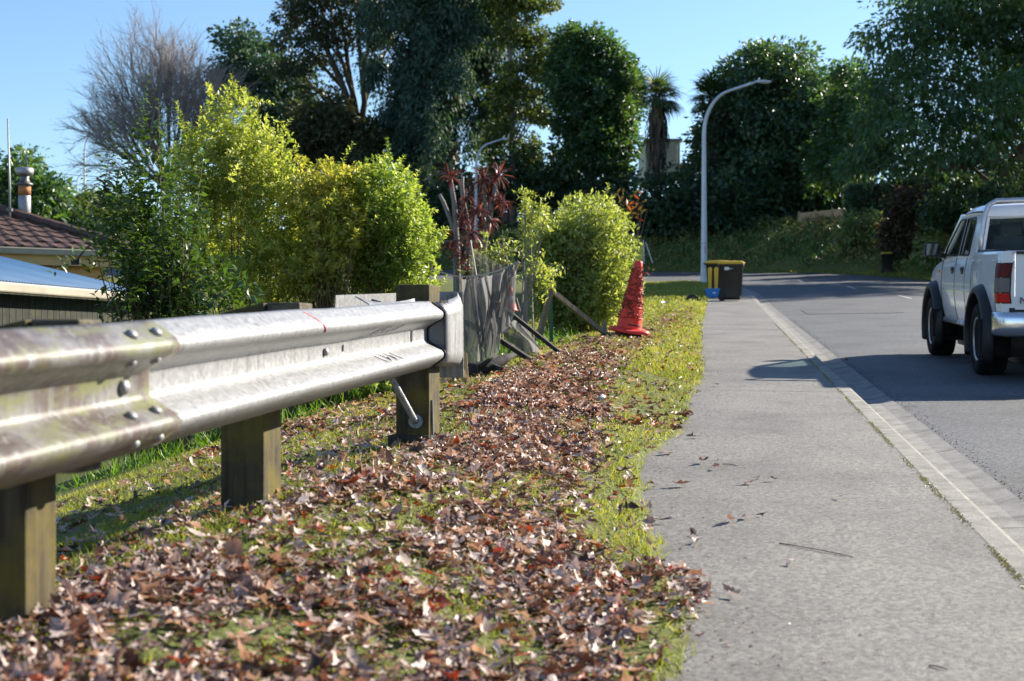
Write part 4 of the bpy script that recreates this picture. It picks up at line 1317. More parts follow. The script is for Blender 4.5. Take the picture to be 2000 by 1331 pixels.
# ------------------------------------------------------------------ bins
M['bin_black'] = plain('bin_plastic', (.018, .017, .016), .42, var=.2)
M['bin_yellow'] = plain('yellow_lid', (.62, .38, .02), .45, var=.12)
M['crate_blue'] = plain('blue_crate', (.02, .22, .62), .45)
M['sticker'] = plain('white_sticker', (.75, .75, .75), .6)
def rrect(hx, hy, r, z, n=4):
    pts = []
    for cx, cy, a0 in ((hx - r, hy - r, 0), (-hx + r, hy - r, 90), (-hx + r, -hy + r, 180), (hx - r, -hy + r, 270)):
        for k in range(n + 1):
            a = R(a0 + 90 * k / n); pts.append((cx + r * math.cos(a), cy + r * math.sin(a), z))
    return pts
def wheelie_bin(loc, rz, label, group, sticker=True):
    b = root('wheelie_bin', loc, label, 'bin', group, (0, 0, rz))
    # local: -y is the front (hinge and wheels at +y)
    MB().loft([rrect(.215, .24, .05, .03), rrect(.22, .25, .05, .10), rrect(.255, .315, .045, .90), rrect(.262, .325, .045, .905), rrect(.275, .335, .045, .93), rrect(.275, .335, .045, .97)], True, True).build('body', M['bin_black'], b, True, True)
    for sx in (-1, 1):
        MB().beam((sx * .246, -.255, .12), (sx * .266, -.30, .88), .018, .03).build('edge_rib', M['bin_black'], b, local=True)
    MB().loft([rrect(.285, .345, .05, .968), rrect(.295, .355, .05, .985), rrect(.29, .35, .06, 1.01), rrect(.24, .29, .08, 1.05), rrect(.15, .18, .08, 1.062)], True, True).build('lid', M['bin_yellow'], b, True, True)
    MB().tube([(-.24, .375, .97), (.24, .375, .97)], .018, 8).build('handle_bar', M['bin_black'], b, True, True)
    for sx in (-.2, 0, .2):
        MB().box((sx, .35, .965), (.04, .07, .05)).build('hinge', M['bin_black'], b, local=True)
    for sx in (-1, 1):
        w = MB().lathe([(.0, -.028), (.06, -.028), (.095, -.022), (.1, -.01), (.1, .01), (.095, .022), (.06, .028), (0, .028)], 22, (sx * .245, .25, .1), 'x').build('wheel', M['black_gap'], b, True, True)
        MB().lathe([(.0, -.032), (.035, -.032), (.04, 0), (.035, .032), (0, .032)], 14, (sx * .245, .25, .1), 'x').build('hub', M['bin_black'], w, True, True)
    MB().tube([(-.25, .25, .1), (.25, .25, .1)], .012, 8).build('axle', M['steel_dark'], b, True, True)
    if sticker:
        MB().box((-.2555, .11, .85), (.006, .12, .08), Matrix.Rotation(R(-2.4), 3, 'Y')).build('sticker', M['sticker'], b, local=True)
        MB().box((-.2555, .0, .845), (.006, .09, .012), Matrix.Rotation(R(-2.4), 3, 'Y')).build('label_strip', M['flue'] if 'flue' in M else M['sticker'], b, local=True)
    return b
bl = P(1428, 589, 38.0); bl.z = float(base(bl.y))
wheelie_bin(bl, R(80), 'black wheelie bin with yellow lid nearest on the footpath', 'wheelie bins put out by the road')
bl = P(1402, 580, 41.2); bl.z = float(base(bl.y))
wheelie_bin(bl, R(75), 'black wheelie bin with yellow lid standing behind the nearest one', 'wheelie bins put out by the road', False)
bl = P(1732, 538, 71.0); bl.z = g(bl.x, bl.y)
wheelie_bin(bl, R(170), 'black wheelie bin with yellow lid across the road below the bank', 'wheelie bins put out by the road', False)
cl_ = P(1389, 576, 40.2); cl_.z = float(base(cl_.y)) + .02
cl_.x += .03
crate = root('recycling_crate', cl_, 'blue plastic recycling crate at the foot of the lamp post', 'crate', rot=(0, 0, R(8)))
crate.scale = (.84, .84, .9)
MB().loft([rrect(.15, .2, .03, 0), rrect(.18, .24, .03, .24), rrect(.2, .26, .03, .245), rrect(.2, .26, .03, .28), rrect(.18, .24, .03, .28), rrect(.145, .195, .03, .02)], True, True).build('tub', M['crate_blue'], crate, False, True)
MB().box((0, -.232, .14), (.10, .004, .05)).build('label_panel', M['sticker'], crate, local=True)
for k, (dx, lb) in enumerate(((-.07, 'left upright yellow strip standing in the blue crate'), (.11, 'right upright yellow strip standing in the blue crate'))):
    r_ = root('yellow_strip', cl_ + Vector((dx, 0, .1)), lb, 'strip')
    MB().loft([rrect(.04, .012, .01, .0), rrect(.045, .012, .01, .35), rrect(.06, .012, .01, .72), rrect(.02, .012, .005, .76)], True, True).build('board', M['bin_yellow'], r_, False, True)
    MB().box((0, -.0145, .06), (.07, .004, .09)).build('pale_label', M['sticker'], r_, local=True)

# ------------------------------------------------------------------ street lamps
M['lamp_grey'] = plain('lamp_grey', (.52, .54, .57), .5, .3, var=.1, scale=2)
def street_lamp(px, base_y, Z, top_y, arm_px, label, r0_=.10, r1_=.045, basez=None, small=True):
    p0 = P(px, base_y, Z); z1 = P(px, top_y, Z).z
    p0.z = basez if basez is not None else g(p0.x, p0.y)
    lm = root('street_lamp', p0, label, 'street lamp', 'street lamps')
    arm = arm_px / F * Z
    H = z1 - p0.z
    pts = [Vector((0, 0, -.2)), Vector((0, 0, .02)), Vector((0, 0, .9)), Vector((0, 0, H * .35)), Vector((0, 0, H * .74))]
    rr = [r0_ * 1.15, r0_ * 1.15, r0_, r0_ * .85, r0_ * .65]
    sweep = arm * .5
    for a in np.linspace(0, 78, 11)[1:]:
        pts.append(Vector((sweep * (1 - math.cos(R(a))), 0, H * .74 + (H * .26 - .04 * H) * math.sin(R(a))))); rr.append(r0_ * .65 + (r1_ - r0_ * .65) * a / 78)
    last = pts[-1]
    pts.append(Vector((arm * .80, 0, H - .02))); rr.append(r1_)
    MB().tube(pts, rr, 12).build('pole', M['lamp_grey'], lm, True, True)
    hx = arm * .80
    MB().loft([rrect(.02, .02, .008, 0), rrect(.05, .05, .02, .06)], True, True)
    hd = MB()
    rows = []
    for u, w, t_, b_ in ((0, .05, .05, -.03), (.15, .07, .07, -.05), (.5, .10, .08, -.06), (.85, .085, .05, -.05), (1, .03, .01, -.02)):
        L_ = arm * .26
        rows.append([(hx + u * L_, w * math.cos(a), (t_ if math.sin(a) > 0 else -b_) * math.sin(a)) for a in np.linspace(0, 2 * math.pi, 13)[:-1]])
    hd.loft(rows, True, True)
    ob = hd.build('lamp_head', M['lamp_grey'], lm, True, True); ob.location.z = H + .0
    ob = MB().lathe([(.035, 0), (.04, .02), (.035, .08), (0, .09)], 10, (hx + arm * .06, 0, .07)).build('light_sensor', M['sticker'], lm, True, True); ob.location.z = H
    ob = MB().box((hx + arm * .15, 0, -.062), (arm * .14, .12, .012)).build('diffuser', plain('lamp_glass_' + str(int(px)), (.5, .5, .48), .3), lm, local=True); ob.location.z = H
    if small:
        MB().lathe([(r0_ * 1.02, 1.55), (r0_ * 1.02, 1.57)], 12).build('red_mark', M['red_mark'], lm, True, True)
        MB().box((.02, -r0_ * .93, 1.30), (.03, .008, .34)).build('red_number', M['red_mark'], lm, local=True)
        MB().box((-.02, -r0_ * 1.1, .5), (.09, .012, .5)).build('access_panel', M['lamp_grey'], lm, local=True)
    return lm
street_lamp(1375, 553, 56.0, 160, 125, 'tall grey street lamp at the corner behind the bins', .125, .055)
street_lamp(930, 470, 88.0, 272, 62, 'grey street lamp half hidden behind the red cabbage tree', 0.12, .06, basez=P(930, 470, 88).z, small=False)
street_lamp(165, 430, 130.0, 252, 42, 'distant thin street lamp under the bare tree', .11, .05, basez=P(165, 430, 130).z, small=False)
street_lamp(150, 430, 150.0, 335, 28, 'distant low street lamp left of the thin one', .09, .04, basez=P(150, 430, 150).z, small=False)
# ------------------------------------------------------------------ the shed and the brown house on the left
def corr_mat():
    m, t, b, o = nt('blue_corrugated_steel')
    n = noise(t, 1.4, 4)
    r = ramp(t, n.outputs['Fac'], [(0.3, (.03, .085, .18)), (0.7, (.05, .12, .23))])
    t.links.new(r.outputs[0], b.inputs['Base Color']); b.inputs['Roughness'].default_value = .6; b.inputs['Specular IOR Level'].default_value = .15
    return m
ga, gb = P(-160, 541, 14.2), P(300, 581.5, 20.5)
zg = .632
ga.z = gb.z = zg
gd = (gb - ga).normalized(); gn = Vector((-gd.y, gd.x, 0))           # gn points away from the camera
shed = root('garden_shed', (ga.x, ga.y, g(ga.x, ga.y) - .2), 'low shed with blue corrugated roof and cream gutter', 'shed')
L_ = (gb - ga).length; pitch = .076
ncol = int(L_ / pitch * 6)
rows = []
for k in range(2):
    rows.append([ga + gd * (i * pitch / 6) + gn * (k * 5.5 - .05) + Vector((0, 0, .035 + k * 5.5 * .235 + .011 * math.sin(i * math.pi / 3))) for i in range(ncol)])
o = MB().loft(rows).build('roof_sheet', corr_mat(), shed, True)
o.modifiers.new('t', 'SOLIDIFY').thickness = .004
M['cream'] = plain('cream_paint', (.30, .265, .20), .55, var=.15, scale=3)
MB().beam(ga + gn * -.10 + Vector((0, 0, -.04)), gb + gn * -.10 + Vector((0, 0, -.04)), .10, .115).build('gutter', M['cream'], shed, bevel=.02)
wall_m = wood('shed_board', (.012, .013, .012), (.035, .035, .03), .2)
i = 0
bw = .165
while i * bw < L_ - .1:
    c = ga + gd * (i * bw + bw / 2) + gn * .12
    MB().box((c.x, c.y, zg - 1.32), (bw - .012, .03, 2.5), Matrix.Rotation(math.atan2(gd.y, gd.x), 3, 'Z')).build('wall_board', wall_m, shed)
    i += 1
c = ga + gd * (L_ / 2) + gn * 2.1
MB().box((c.x, c.y, zg - 1.3), (L_ - .1, 3.8, 2.5), Matrix.Rotation(math.atan2(gd.y, gd.x), 3, 'Z')).build('wall_core', wall_m, shed)

# brown house: hip roof with rolled tiles
HZ = 26.0
e0, e1 = P(-420, 474, 24.5), P(252, 476, 28.0)
ez = P(0, 475, 26).z
e0.z = e1.z = ez
hd_ = (e1 - e0).normalized(); hn = Vector((-hd_.y, hd_.x, 0))
house = root('tiled_house', (e1.x, e1.y, g(e1.x, e1.y) - .3), 'brown weatherboard house with dark tiled hip roof', 'house')
HL = (e1 - e0).length; HD = 7.0; pit = .40
M['tile'] = plain('brown_roof_tile', (.075, .04, .03), .62, var=.35, scale=9, bumps=.2)
M['ochre'] = plain('ochre_boards', (.58, .34, .13), .6, var=.15, scale=3)
M['fascia'] = plain('ochre_fascia', (.52, .34, .15), .55, var=.12, scale=2)
def roof_pt(u, v):
    """u along the eave from e0, v up the slope (plan metres)"""
    return e0 + hd_ * u + hn * v + Vector((0, 0, v * pit))
# each course of rolled tiles on the front slope; the hip cuts its right end
tile_row = 0
v0 = -.12
tw = .30
while v0 < HD / 2 - .1:
    umax = HL - max(0, v0) - .02
    u = max(0, v0)
    nt_ = int((umax - u) / tw)
    for k in range(nt_):
        uu = u + k * tw
        if uu < HL - 4.4: continue
        rws = []
        for vv, lift in ((v0, .045), (v0 + .33, .012)):
            rws.append([roof_pt(uu + tw * q / 6, vv) + Vector((0, 0, lift + .03 * max(0, math.sin(math.pi * q / 3 - .3)))) for q in range(7)])
        low = [Vector(p) - Vector((0, 0, .035)) for p in rws[0]]
        MB().loft([low] + rws).build('roof_tile', M['tile'], house, fix=False)
    tile_row += 1
    v0 += .30
# roof body below the tiles and the end hip
A_, B_ = e0 - Vector((0, 0, .02)), e1 - Vector((0, 0, .02))
Cc, Dd = e1 + hn * HD - Vector((0, 0, .02)), e0 + hn * HD - Vector((0, 0, .02))
r1 = e1 - hd_ * (HD / 2) + hn * (HD / 2) + Vector((0, 0, HD / 2 * pit - .02)); r0_ = e0 + hd_ * (HD / 2) + hn * (HD / 2) + Vector((0, 0, HD / 2 * pit - .02))
MB().add([A_, B_, Cc, Dd, r0_, r1], [(0, 1, 5, 4), (1, 2, 5), (2, 3, 4, 5), (3, 0, 4), (0, 3, 2, 1)]).build('roof', M['tile'], house)
k = 0
hip = r1 - e1
nh = int(hip.length / .36)
for k in range(nh):
    a_ = e1 + hip * (k / nh) + Vector((0, 0, .05)); b_ = e1 + hip * ((k + 1.06) / nh) + Vector((0, 0, .075))
    MB().tube([a_, b_], [.115, .10], 8).build('hip_cap', M['tile'], house)
MB().beam(e0 + Vector((0, 0, -.10)) - hn * .12, e1 + Vector((0, 0, -.10)) - hn * .12 + hd_ * .05, .10, .13).build('gutter', M['cream'], house, bevel=.02)
MB().beam(e0 + Vector((0, 0, -.24)) - hn * .02, e1 + Vector((0, 0, -.24)) - hn * .02, .05, .22).build('fascia', M['fascia'], house)
hgt = ez + 1.9
q = 0
zc = ez - .36
while zc > -2.2:
    a_ = e0 + hn * .32; b_ = e1 + hn * .32 - hd_ * .35
    MB().beam((a_.x, a_.y, zc - .085), (b_.x, b_.y, zc - .085), .03, .172).build('weatherboard', M['ochre'], house)
    zc -= .178
cc = (e0 + e1) / 2 + hn * (HD / 2)
MB().box((cc.x, cc.y, ez - 1.9), (HL - .9, HD - .8, 3.4), Matrix.Rotation(math.atan2(hd_.y, hd_.x), 3, 'Z')).build('wall', M['ochre'], house)
# flue pipe
fp = P(48, 420, 28.6)
M['flue'] = plain('grey_flue_steel', (.30, .30, .31), .5, .4, var=.2, scale=4)
M['rust'] = plain('rusty_steel', (.35, .14, .04), .8, var=.4)
fl = root('chimney_flue', (fp.x, fp.y, fp.z - .3), 'grey steel chimney flue with cowl on the tiled roof', 'chimney')
px_m = 28.6 / F
MB().lathe([(.12, 0), (.12, .3 + 57 * px_m)], 20).build('pipe', M['flue'], fl, True, True)
zt = .3 + 57 * px_m
MB().lathe([(.12, zt - .0), (.165, zt + .01), (.165, zt + .04), (.11, zt + .06), (.085, zt + .14), (.10, zt + .22)], 20).build('neck', M['steel_dark'], fl, True, True)
MB().lathe([(.10, zt + .21), (.165, zt + .23), (.175, zt + .25), (.175, zt + .34), (.15, zt + .355), (0, zt + .36)], 20).build('cowl', M['flue'], fl, True, True)
MB().beam((.05, 0, zt + .35), (.02, 0, zt + .56), .035, .01).build('bracket', M['steel_dark'], fl, local=True)
MB().beam((-.09, 0, zt + .35), (-.09, 0, zt + .45), .02, .01).build('bracket', M['steel_dark'], fl, local=True)
MB().lathe([(.1225, zt - .2), (.1225, zt - .02)], 20).build('rust_band', M['rust'], fl, True, True)
an = P(19, 412, 28.2)
ant = root('aerial_mast', an, 'thin grey aerial mast on the tiled roof', 'mast')
MB().tube([(0, 0, -.3), (0, 0, .5), P(15, 232, 28.2) - an], [.022, .02, .014], 8).build('mast', M['flue'], ant, True, True)
MB().box((0, 0, .02), (.1, .1, .06)).build('mast_foot', M['steel_dark'], ant, local=True)
cb_ = root('service_cable', P(148, 512, 25.0), 'black service cable looping from the fascia to the shrub', 'cable')
MB().tube([P(148, 512, 25.0), P(156, 500, 24.5), P(172, 482, 24), P(190, 470, 23.6), P(206, 463, 23.2), P(225, 470, 22.8)], .016, 6).build('wire', M['black_gap'], cb_, True)
MB().box(P(148, 512, 25.0), (.15, .06, .10)).build('junction_box', M['black_gap'], cb_)

# ------------------------------------------------------------------ trees
M['fol_dark'] = leafmat('dark_evergreen_leaf', [(0.0299, 0.0747, 0.0565), (0.0523, 0.1046, 0.0679), (0.0822, 0.1495, 0.0849)], .2, (1.7, 1.7, .6), .4, .45)
M['fol_cypress'] = leafmat('cypress_leaf', [(0.0329, 0.0718, 0.0641), (0.0598, 0.1121, 0.0905), (0.0897, 0.1495, 0.1093)], .22, (1.6, 1.7, .6), .55, .3)
M['fol_gum'] = leafmat('gum_leaf', [(.035, .05, .028), (.06, .08, .042), (.09, .105, .055)], .25, (1.6, 1.5, .7), .4, .45)
M['fol_olive'] = leafmat('olive_green_leaf', [(0.0562, 0.0875, 0.0275), (0.1063, 0.1438, 0.0438), (0.175, 0.2063, 0.075)], .34, (1.6, 1.6, .6), .42, .45)
M['fol_olive2'] = leafmat('brown_green_leaf', [(0.052, 0.065, 0.0364), (0.0845, 0.0975, 0.0504), (0.117, 0.13, 0.063)], .25, (1.6, 1.4, .6), .5, .35)
M['fol_mid'] = leafmat('mid_green_leaf', [(0.0311, 0.0742, 0.0441), (0.0598, 0.1196, 0.0577), (0.1077, 0.1794, 0.0764)], .36, (1.9, 1.9, .5), .38, .5)
M['fol_glossy'] = leafmat('glossy_broad_leaf', [(0.0335, 0.0742, 0.0543), (0.0598, 0.1136, 0.0713), (0.0957, 0.1614, 0.0933)], .3, (1.9, 1.9, .5), .38, .4)
M['fol_bank'] = leafmat('bank_plant_leaf', [(0.0607, 0.1289, 0.0415), (0.1243, 0.2193, 0.0691), (0.2348, 0.2579, 0.1037), (0.3039, 0.1932, 0.1152)], .22, (1.5, 1.4, .6), .5, .35)
M['fol_red'] = leafmat('russet_shrub_leaf', [(.05, .036, .028), (.075, .052, .038), (.065, .075, .035)], .2, (1.5, 1.2, .8), .55, .3)
M['fol_hedge'] = leafmat('hedge_leaf', [(0.0263, 0.0598, 0.0407), (0.0478, 0.0957, 0.0577), (0.0837, 0.1315, 0.0679)], .25, (1.9, 1.8, .5), .45, .4)

def tree(name, label, cat, blobs, foot_px, n_clump, per, clump_r, leaf, mat, bark=None, trunk_r=.3, limbs=14, group=None, droop=.2, flat=.65, aspect=.55, inner=.35,
         shell=.5, lean=None, floor_y=None, trunk=True, tmpl=QUAD, top_bias=0.0, trunk_top=None, up=.25):
    """blobs in photograph pixels: (x, y, Z, rx, ry, depth radius m). A tapered trunk with limbs carries clumps of leaf faces."""
    B = [(np.array(P(x, y, Z)), np.array([rx / F * Z, rd, ry / F * Z])) for x, y, Z, rx, ry, rd in blobs]
    fx, fZ = foot_px
    fX = (fx - 1000) / F * fZ
    f0 = Vector((fX, fZ, g(fX, fZ)))
    r_ = root(name, f0, label, cat, group)
    wts = np.array([np.prod(b[1]) ** .67 for b in B]); wts /= wts.sum()
    w = rng.choice(len(B), n_clump, p=wts); d = sphere_dirs(n_clump)
    rad = inner + (1 - inner) * rng.random(n_clump) ** shell
    cen = np.array([B[k][0] for k in w]) + d * np.array([B[k][1] for k in w]) * (rad * (1 + .2 * rng.normal(size=n_clump)))[:, None]
    cen[:, 2] = np.maximum(cen[:, 2], f0.z + clump_r * .3)
    if floor_y is not None:
        zf = (665.5 - floor_y) / F * cen[:, 1]
        cen[:, 2] = np.where(cen[:, 2] < zf, zf + rng.random(n_clump) * 1.2, cen[:, 2])
    cr_ = clump_r * (.6 + .8 * rng.random(n_clump))
    rep = np.repeat(np.arange(n_clump), per)
    n = len(rep)
    ld = sphere_dirs(n); rr = rng.random(n) ** .45
    offs = ld * (rr * cr_[rep])[:, None]; offs[:, 2] *= flat
    offs[:, 2] -= droop * (offs[:, 0] ** 2 + offs[:, 1] ** 2) / np.maximum(cr_[rep], .01)
    pos = cen[rep] + offs
    out = d[rep] * .5
    ldir = norm(ld * .8 + out + rng.normal(size=(n, 3)) * .5 + np.array([0, 0, -droop * 1.6]))
    nr = norm(ld * .5 + rng.normal(size=(n, 3)) * .5 + np.array([0, 0, up * 2]))
    L = leaf * (.55 + .9 * rng.random(n))
    crn = rng.random(n_clump)
    tag(cloud('crown', pos, ldir, nr, L, L * aspect, tmpl, mat, r_, np.clip(.6 * crn[rep] + .4 * rng.random(n), 0, 1)), kind='stuff')
    if trunk:
        topb = max(B, key=lambda b: b[0][2]); tz = topb[0][2] + topb[1][2] * .2 if trunk_top is None else trunk_top
        tp = Vector((topb[0][0], topb[0][1], tz))
        m = MB()
        pts = []
        for u in np.linspace(0, 1, 8):
            p = f0.lerp(tp, u); wob = .15 * trunk_r * 4
            p = Vector((f0.x + (tp.x - f0.x) * u ** 1.5 + wob * math.sin(u * 5) * .3, p.y + wob * math.cos(u * 4) * .3, f0.z - .3 + (tp.z - f0.z + .3) * u)); pts.append(p)
        m.tube(pts, [trunk_r * (1.25 if u == 0 else 1 - .82 * u) for u in np.linspace(0, 1, 8)], 9)
        m.build('trunk', bark or M['bark'], r_, True)
        m = MB()
        for j in rng.permutation(n_clump)[:limbs]:
            b = Vector(cen[j])
            u = min(.9, max(.12, (b.z - f0.z) / max(.5, tp.z - f0.z) * .72))
            i = u * 7; k = min(6, int(i)); a = pts[k].lerp(pts[k + 1], i - k)
            q = a.lerp(b, .5) + Vector((0, 0, .06 * (b - a).length)) + Vector(rng.normal(size=3) * .04 * (b - a).length)
            r1 = trunk_r * (1 - .8 * u) * .42
            m.tube([a, a.lerp(q, .5), q, b], [r1, r1 * .8, r1 * .55, r1 * .15], 5, False)
        tag(m.build('limbs', bark or M['bark'], r_, True), kind='stuff')
    return r_

BT = 'tall trees behind the far road'
def conifer(xc, y0, y1, w, Z, n, seed):
    r = np.random.default_rng(seed); out = []
    for k in range(n):
        v = (k + .5) / n
        wid = w * (.5 + .5 * math.sin(.5 + 2.2 * v)) * r.uniform(.5, 1.25)
        out.append((xc + r.uniform(-1, 1) * wid, y0 + (y1 - y0) * v + r.normal() * 12, Z + r.normal() * 1.2, r.uniform(14, 32), r.uniform(22, 60), r.uniform(.9, 1.6)))
    return out

tree('spreading_cypress', 'dark spreading cypress left of the tall gum', 'tree',
     [(480, 110, 108, 55, 55, 3), (530, 170, 108, 90, 60, 4), (580, 250, 108, 90, 55, 4), (455, 160, 108, 40, 40, 2.5), (620, 300, 108, 90, 50, 4), (540, 300, 110, 80, 40, 3)], (585, 109), 520, 70, 1.1, .34, M['fol_cypress'], None, .5, 26, BT, flat=.5)
# gum: limbs fan upwards, foliage sits high with sky showing through
gum = tree('tall_gum_tree', 'tall gum tree whose bare fanning limbs show sky between', 'tree',
     [(565, 20, 104, 32, 32, 2), (600, 50, 104, 36, 30, 2), (640, 20, 104, 40, 30, 2), (560, 75, 104, 28, 22, 1.6), (700, 15, 104, 46, 34, 2), (745, 40, 104, 30, 50, 2), (620, 95, 104, 34, 20, 1.6), (580, 125, 104, 40, 22, 1.6), (670, 75, 104, 30, 22, 1.5), (730, 110, 104, 26, 36, 1.6), (650, 130, 104, 26, 18, 1.4), (620, -20, 104, 80, 30, 2.5), (610, 170, 104, 24, 18, 1.4)], (712, 104), 300, 48, .7, .28, M['fol_gum'], M['bark_red'], .1, 0, BT, droop=.4, trunk=False)
m = MB()
gb0 = Vector(gum.location)
fork = P(700, 255, 104)
m.tube([gb0 - Vector((0, 0, .4)), gb0.lerp(fork, .5) + Vector((.2, 0, 0)), fork], [.6, .5, .45], 9)
m.build('trunk', M['bark'], gum, True)
m = MB()
for ln_ in ([(700, 255), (670, 170), (640, 100), (610, 60), (575, 30)], [(702, 255), (690, 190), (680, 130), (672, 60), (650, -20)], [(703, 258), (712, 200), (705, 130), (700, 60), (700, -40)],
            [(668, 170), (640, 140), (610, 110), (590, 90)], [(685, 160), (660, 100), (650, 40), (640, -10)], [(706, 150), (720, 90), (735, 20), (745, -40)], [(640, 100), (640, 50), (620, 0)],
            [(697, 250), (650, 200), (620, 180), (580, 130)], [(690, 190), (668, 120), (630, 70)], [(712, 200), (735, 140), (760, 90)]):
    pts = [P(x, y, 104 + .8 * math.sin(x * .7 + i)) for i, (x, y) in enumerate(ln_)]
    m.tube(pts, list(np.linspace(.30 if len(ln_) > 4 else .18, .06, len(pts))), 6)
m.build('limbs', M['bark'], gum, True)
tree('shaggy_dark_tree', 'dark shaggy tree in front of the gum trunk', 'tree',
     [(610, 235, 99, 40, 35, 2), (650, 215, 99, 30, 30, 1.8), (690, 270, 99, 45, 40, 2.2), (640, 285, 99, 50, 40, 2.4), (715, 300, 99, 40, 35, 2), (735, 255, 99, 22, 30, 1.5), (580, 290, 99, 40, 40, 2), (665, 250, 99, 30, 30, 1.8)], (655, 99.5), 300, 60, .8, .30, M['fol_olive2'], None, .3, 16, BT)
tree('drooping_conifer', 'dark drooping conifer just right of the gum', 'tree',
     conifer(785, -60, 300, 62, 100, 24, 1), (790, 100.5), 360, 84, .72, .30, M['fol_cypress'], None, .45, 18, BT, droop=.9, flat=1.5, aspect=.4)
tree('drooping_conifer', 'tallest dark drooping conifer in the middle of the row', 'tree',
     conifer(872, -70, 280, 74, 98, 28, 2), (868, 98.5), 430, 84, .72, .30, M['fol_cypress'], None, .5, 20, BT, droop=.9, flat=1.5, aspect=.4)
tree('drooping_conifer', 'thin dark conifer with bare lower trunk right of the tallest one', 'tree',
     conifer(955, -30, 280, 46, 102, 17, 3), (960, 102), 220, 76, .7, .30, M['fol_cypress'], M['bark'], .4, 12, BT, droop=.9, flat=1.4, aspect=.4)
tree('olive_tree', 'lighter olive green open tree with pale trunk', 'tree',
     [(1000, 40, 96, 40, 50, 2.0), (1045, 95, 96, 28, 40, 1.6), (1030, 150, 96, 40, 35, 1.8), (1000, 190, 96, 36, 40, 1.8), (1050, 215, 96, 25, 32, 1.5), (980, 260, 96, 24, 34, 1.5), (1030, 285, 96, 22, 25, 1.4), (995, -15, 96, 60, 35, 2.2), (1060, -5, 96, 22, 22, 1.2)], (1000, 96), 290, 60, .75, .26, M['fol_olive'], M['bark_pale'], .3, 26, BT, droop=.3)
tree('round_tree', 'large rounded dark tree right of the olive green tree', 'tree',
     [(1112, 85, 94, 30, 42, 2), (1155, 95, 94, 32, 36, 2), (1195, 120, 94, 34, 34, 2), (1222, 160, 94, 26, 34, 1.8), (1100, 150, 94, 30, 44, 2), (1150, 165, 94, 45, 46, 2.6), (1205, 210, 94, 38, 44, 2.4), (1115, 230, 94, 40, 46, 2.4), (1165, 250, 94, 44, 44, 2.6), (1215, 270, 94, 30, 34, 2), (1130, 300, 94, 34, 32, 2), (1190, 315, 94, 32, 30, 2)], (1155, 94.5), 600, 64, .72, .28, M['fol_mid'], M['bark'], .45, 24, BT)
tree('broad_glossy_tree', 'broad dark glossy tree behind the tall street lamp', 'tree',
     [(1465, 150, 93, 55, 50, 4), (1520, 130, 93, 55, 40, 4), (1560, 190, 93, 60, 50, 4), (1440, 240, 93, 75, 70, 5), (1530, 280, 93, 95, 80, 5), (1620, 220, 92, 65, 60, 4), (1480, 350, 92, 90, 70, 5), (1590, 350, 92, 80, 60, 4.5), (1400, 320, 93, 55, 80, 4)],
     (1500, 94), 1000, 62, .95, .33, M['fol_glossy'], M['bark'], .55, 26, BT, tmpl=QUAD, aspect=.5)
tree('open_leafy_tree', 'leafy tree between the broad glossy tree and the big right hand tree', 'tree',
     [(1655, 180, 84, 40, 55, 2.5), (1670, 250, 84, 45, 60, 3), (1640, 310, 84, 45, 60, 3)], (1660, 84), 260, 58, .8, .28, M['fol_mid'], M['bark'], .3, 14, BT)
tree('feathery_tree', 'huge dark feathery tree overhanging the bank on the right', 'tree',
     [(1760, 60, 62, 65, 60, 3), (1850, 20, 62, 110, 80, 4.5), (1950, 60, 63, 100, 90, 4.5), (1730, 160, 61, 50, 60, 3), (1800, 180, 61, 90, 70, 4), (1910, 200, 61, 110, 80, 4.5), (1720, 250, 60, 45, 60, 2.8), (1780, 290, 60, 75, 45, 3), (1880, 280, 61, 80, 40, 3.5),
      (2040, 120, 63, 110, 130, 5), (1690, 310, 60, 32, 35, 2), (1900, -80, 63, 150, 70, 5), (2090, -60, 64, 150, 90, 5), (2190, 80, 63, 120, 110, 5), (2300, 30, 63, 110, 110, 5), (2330, -70, 63, 100, 80, 4), (2250, -90, 63, 130, 90, 5), (2370, -150, 63, 130, 80, 5), (2480, -60, 63, 110, 110, 5)], (1905, 63.5), 1420, 54, .87, .26, M['fol_mid'], M['bark_red'], .5, 30, BT, floor_y=330, droop=.55, flat=.5, aspect=.42)  # crown blobs out of view on the right added so its shadow reaches the bins
lo = root('low_limb', P(1905, 330, 60.5), 'long low bare limb', None)
bpy.data.objects.remove(lo)
ft = [o for o in scene.objects if o.name == 'feathery_tree'][0]
MB().tube([P(1925, 300, 62), P(1900, 322, 61), P(1870, 325, 60.5), P(1835, 330, 60.2), P(1810, 318, 60)], [.2, .17, .14, .11, .05], 7).build('low_limb', M['bark_red'], ft, True)
MB().tube([P(1935, 330, 62), P(1950, 260, 62), P(1990, 210, 62.5), P(2010, 120, 63)], [.3, .25, .2, .1], 7).build('low_limb', M['bark_red'], ft, True)
M['twig_pale'] = plain('grey_lilac_twig', (.33, .29, .27), .8)
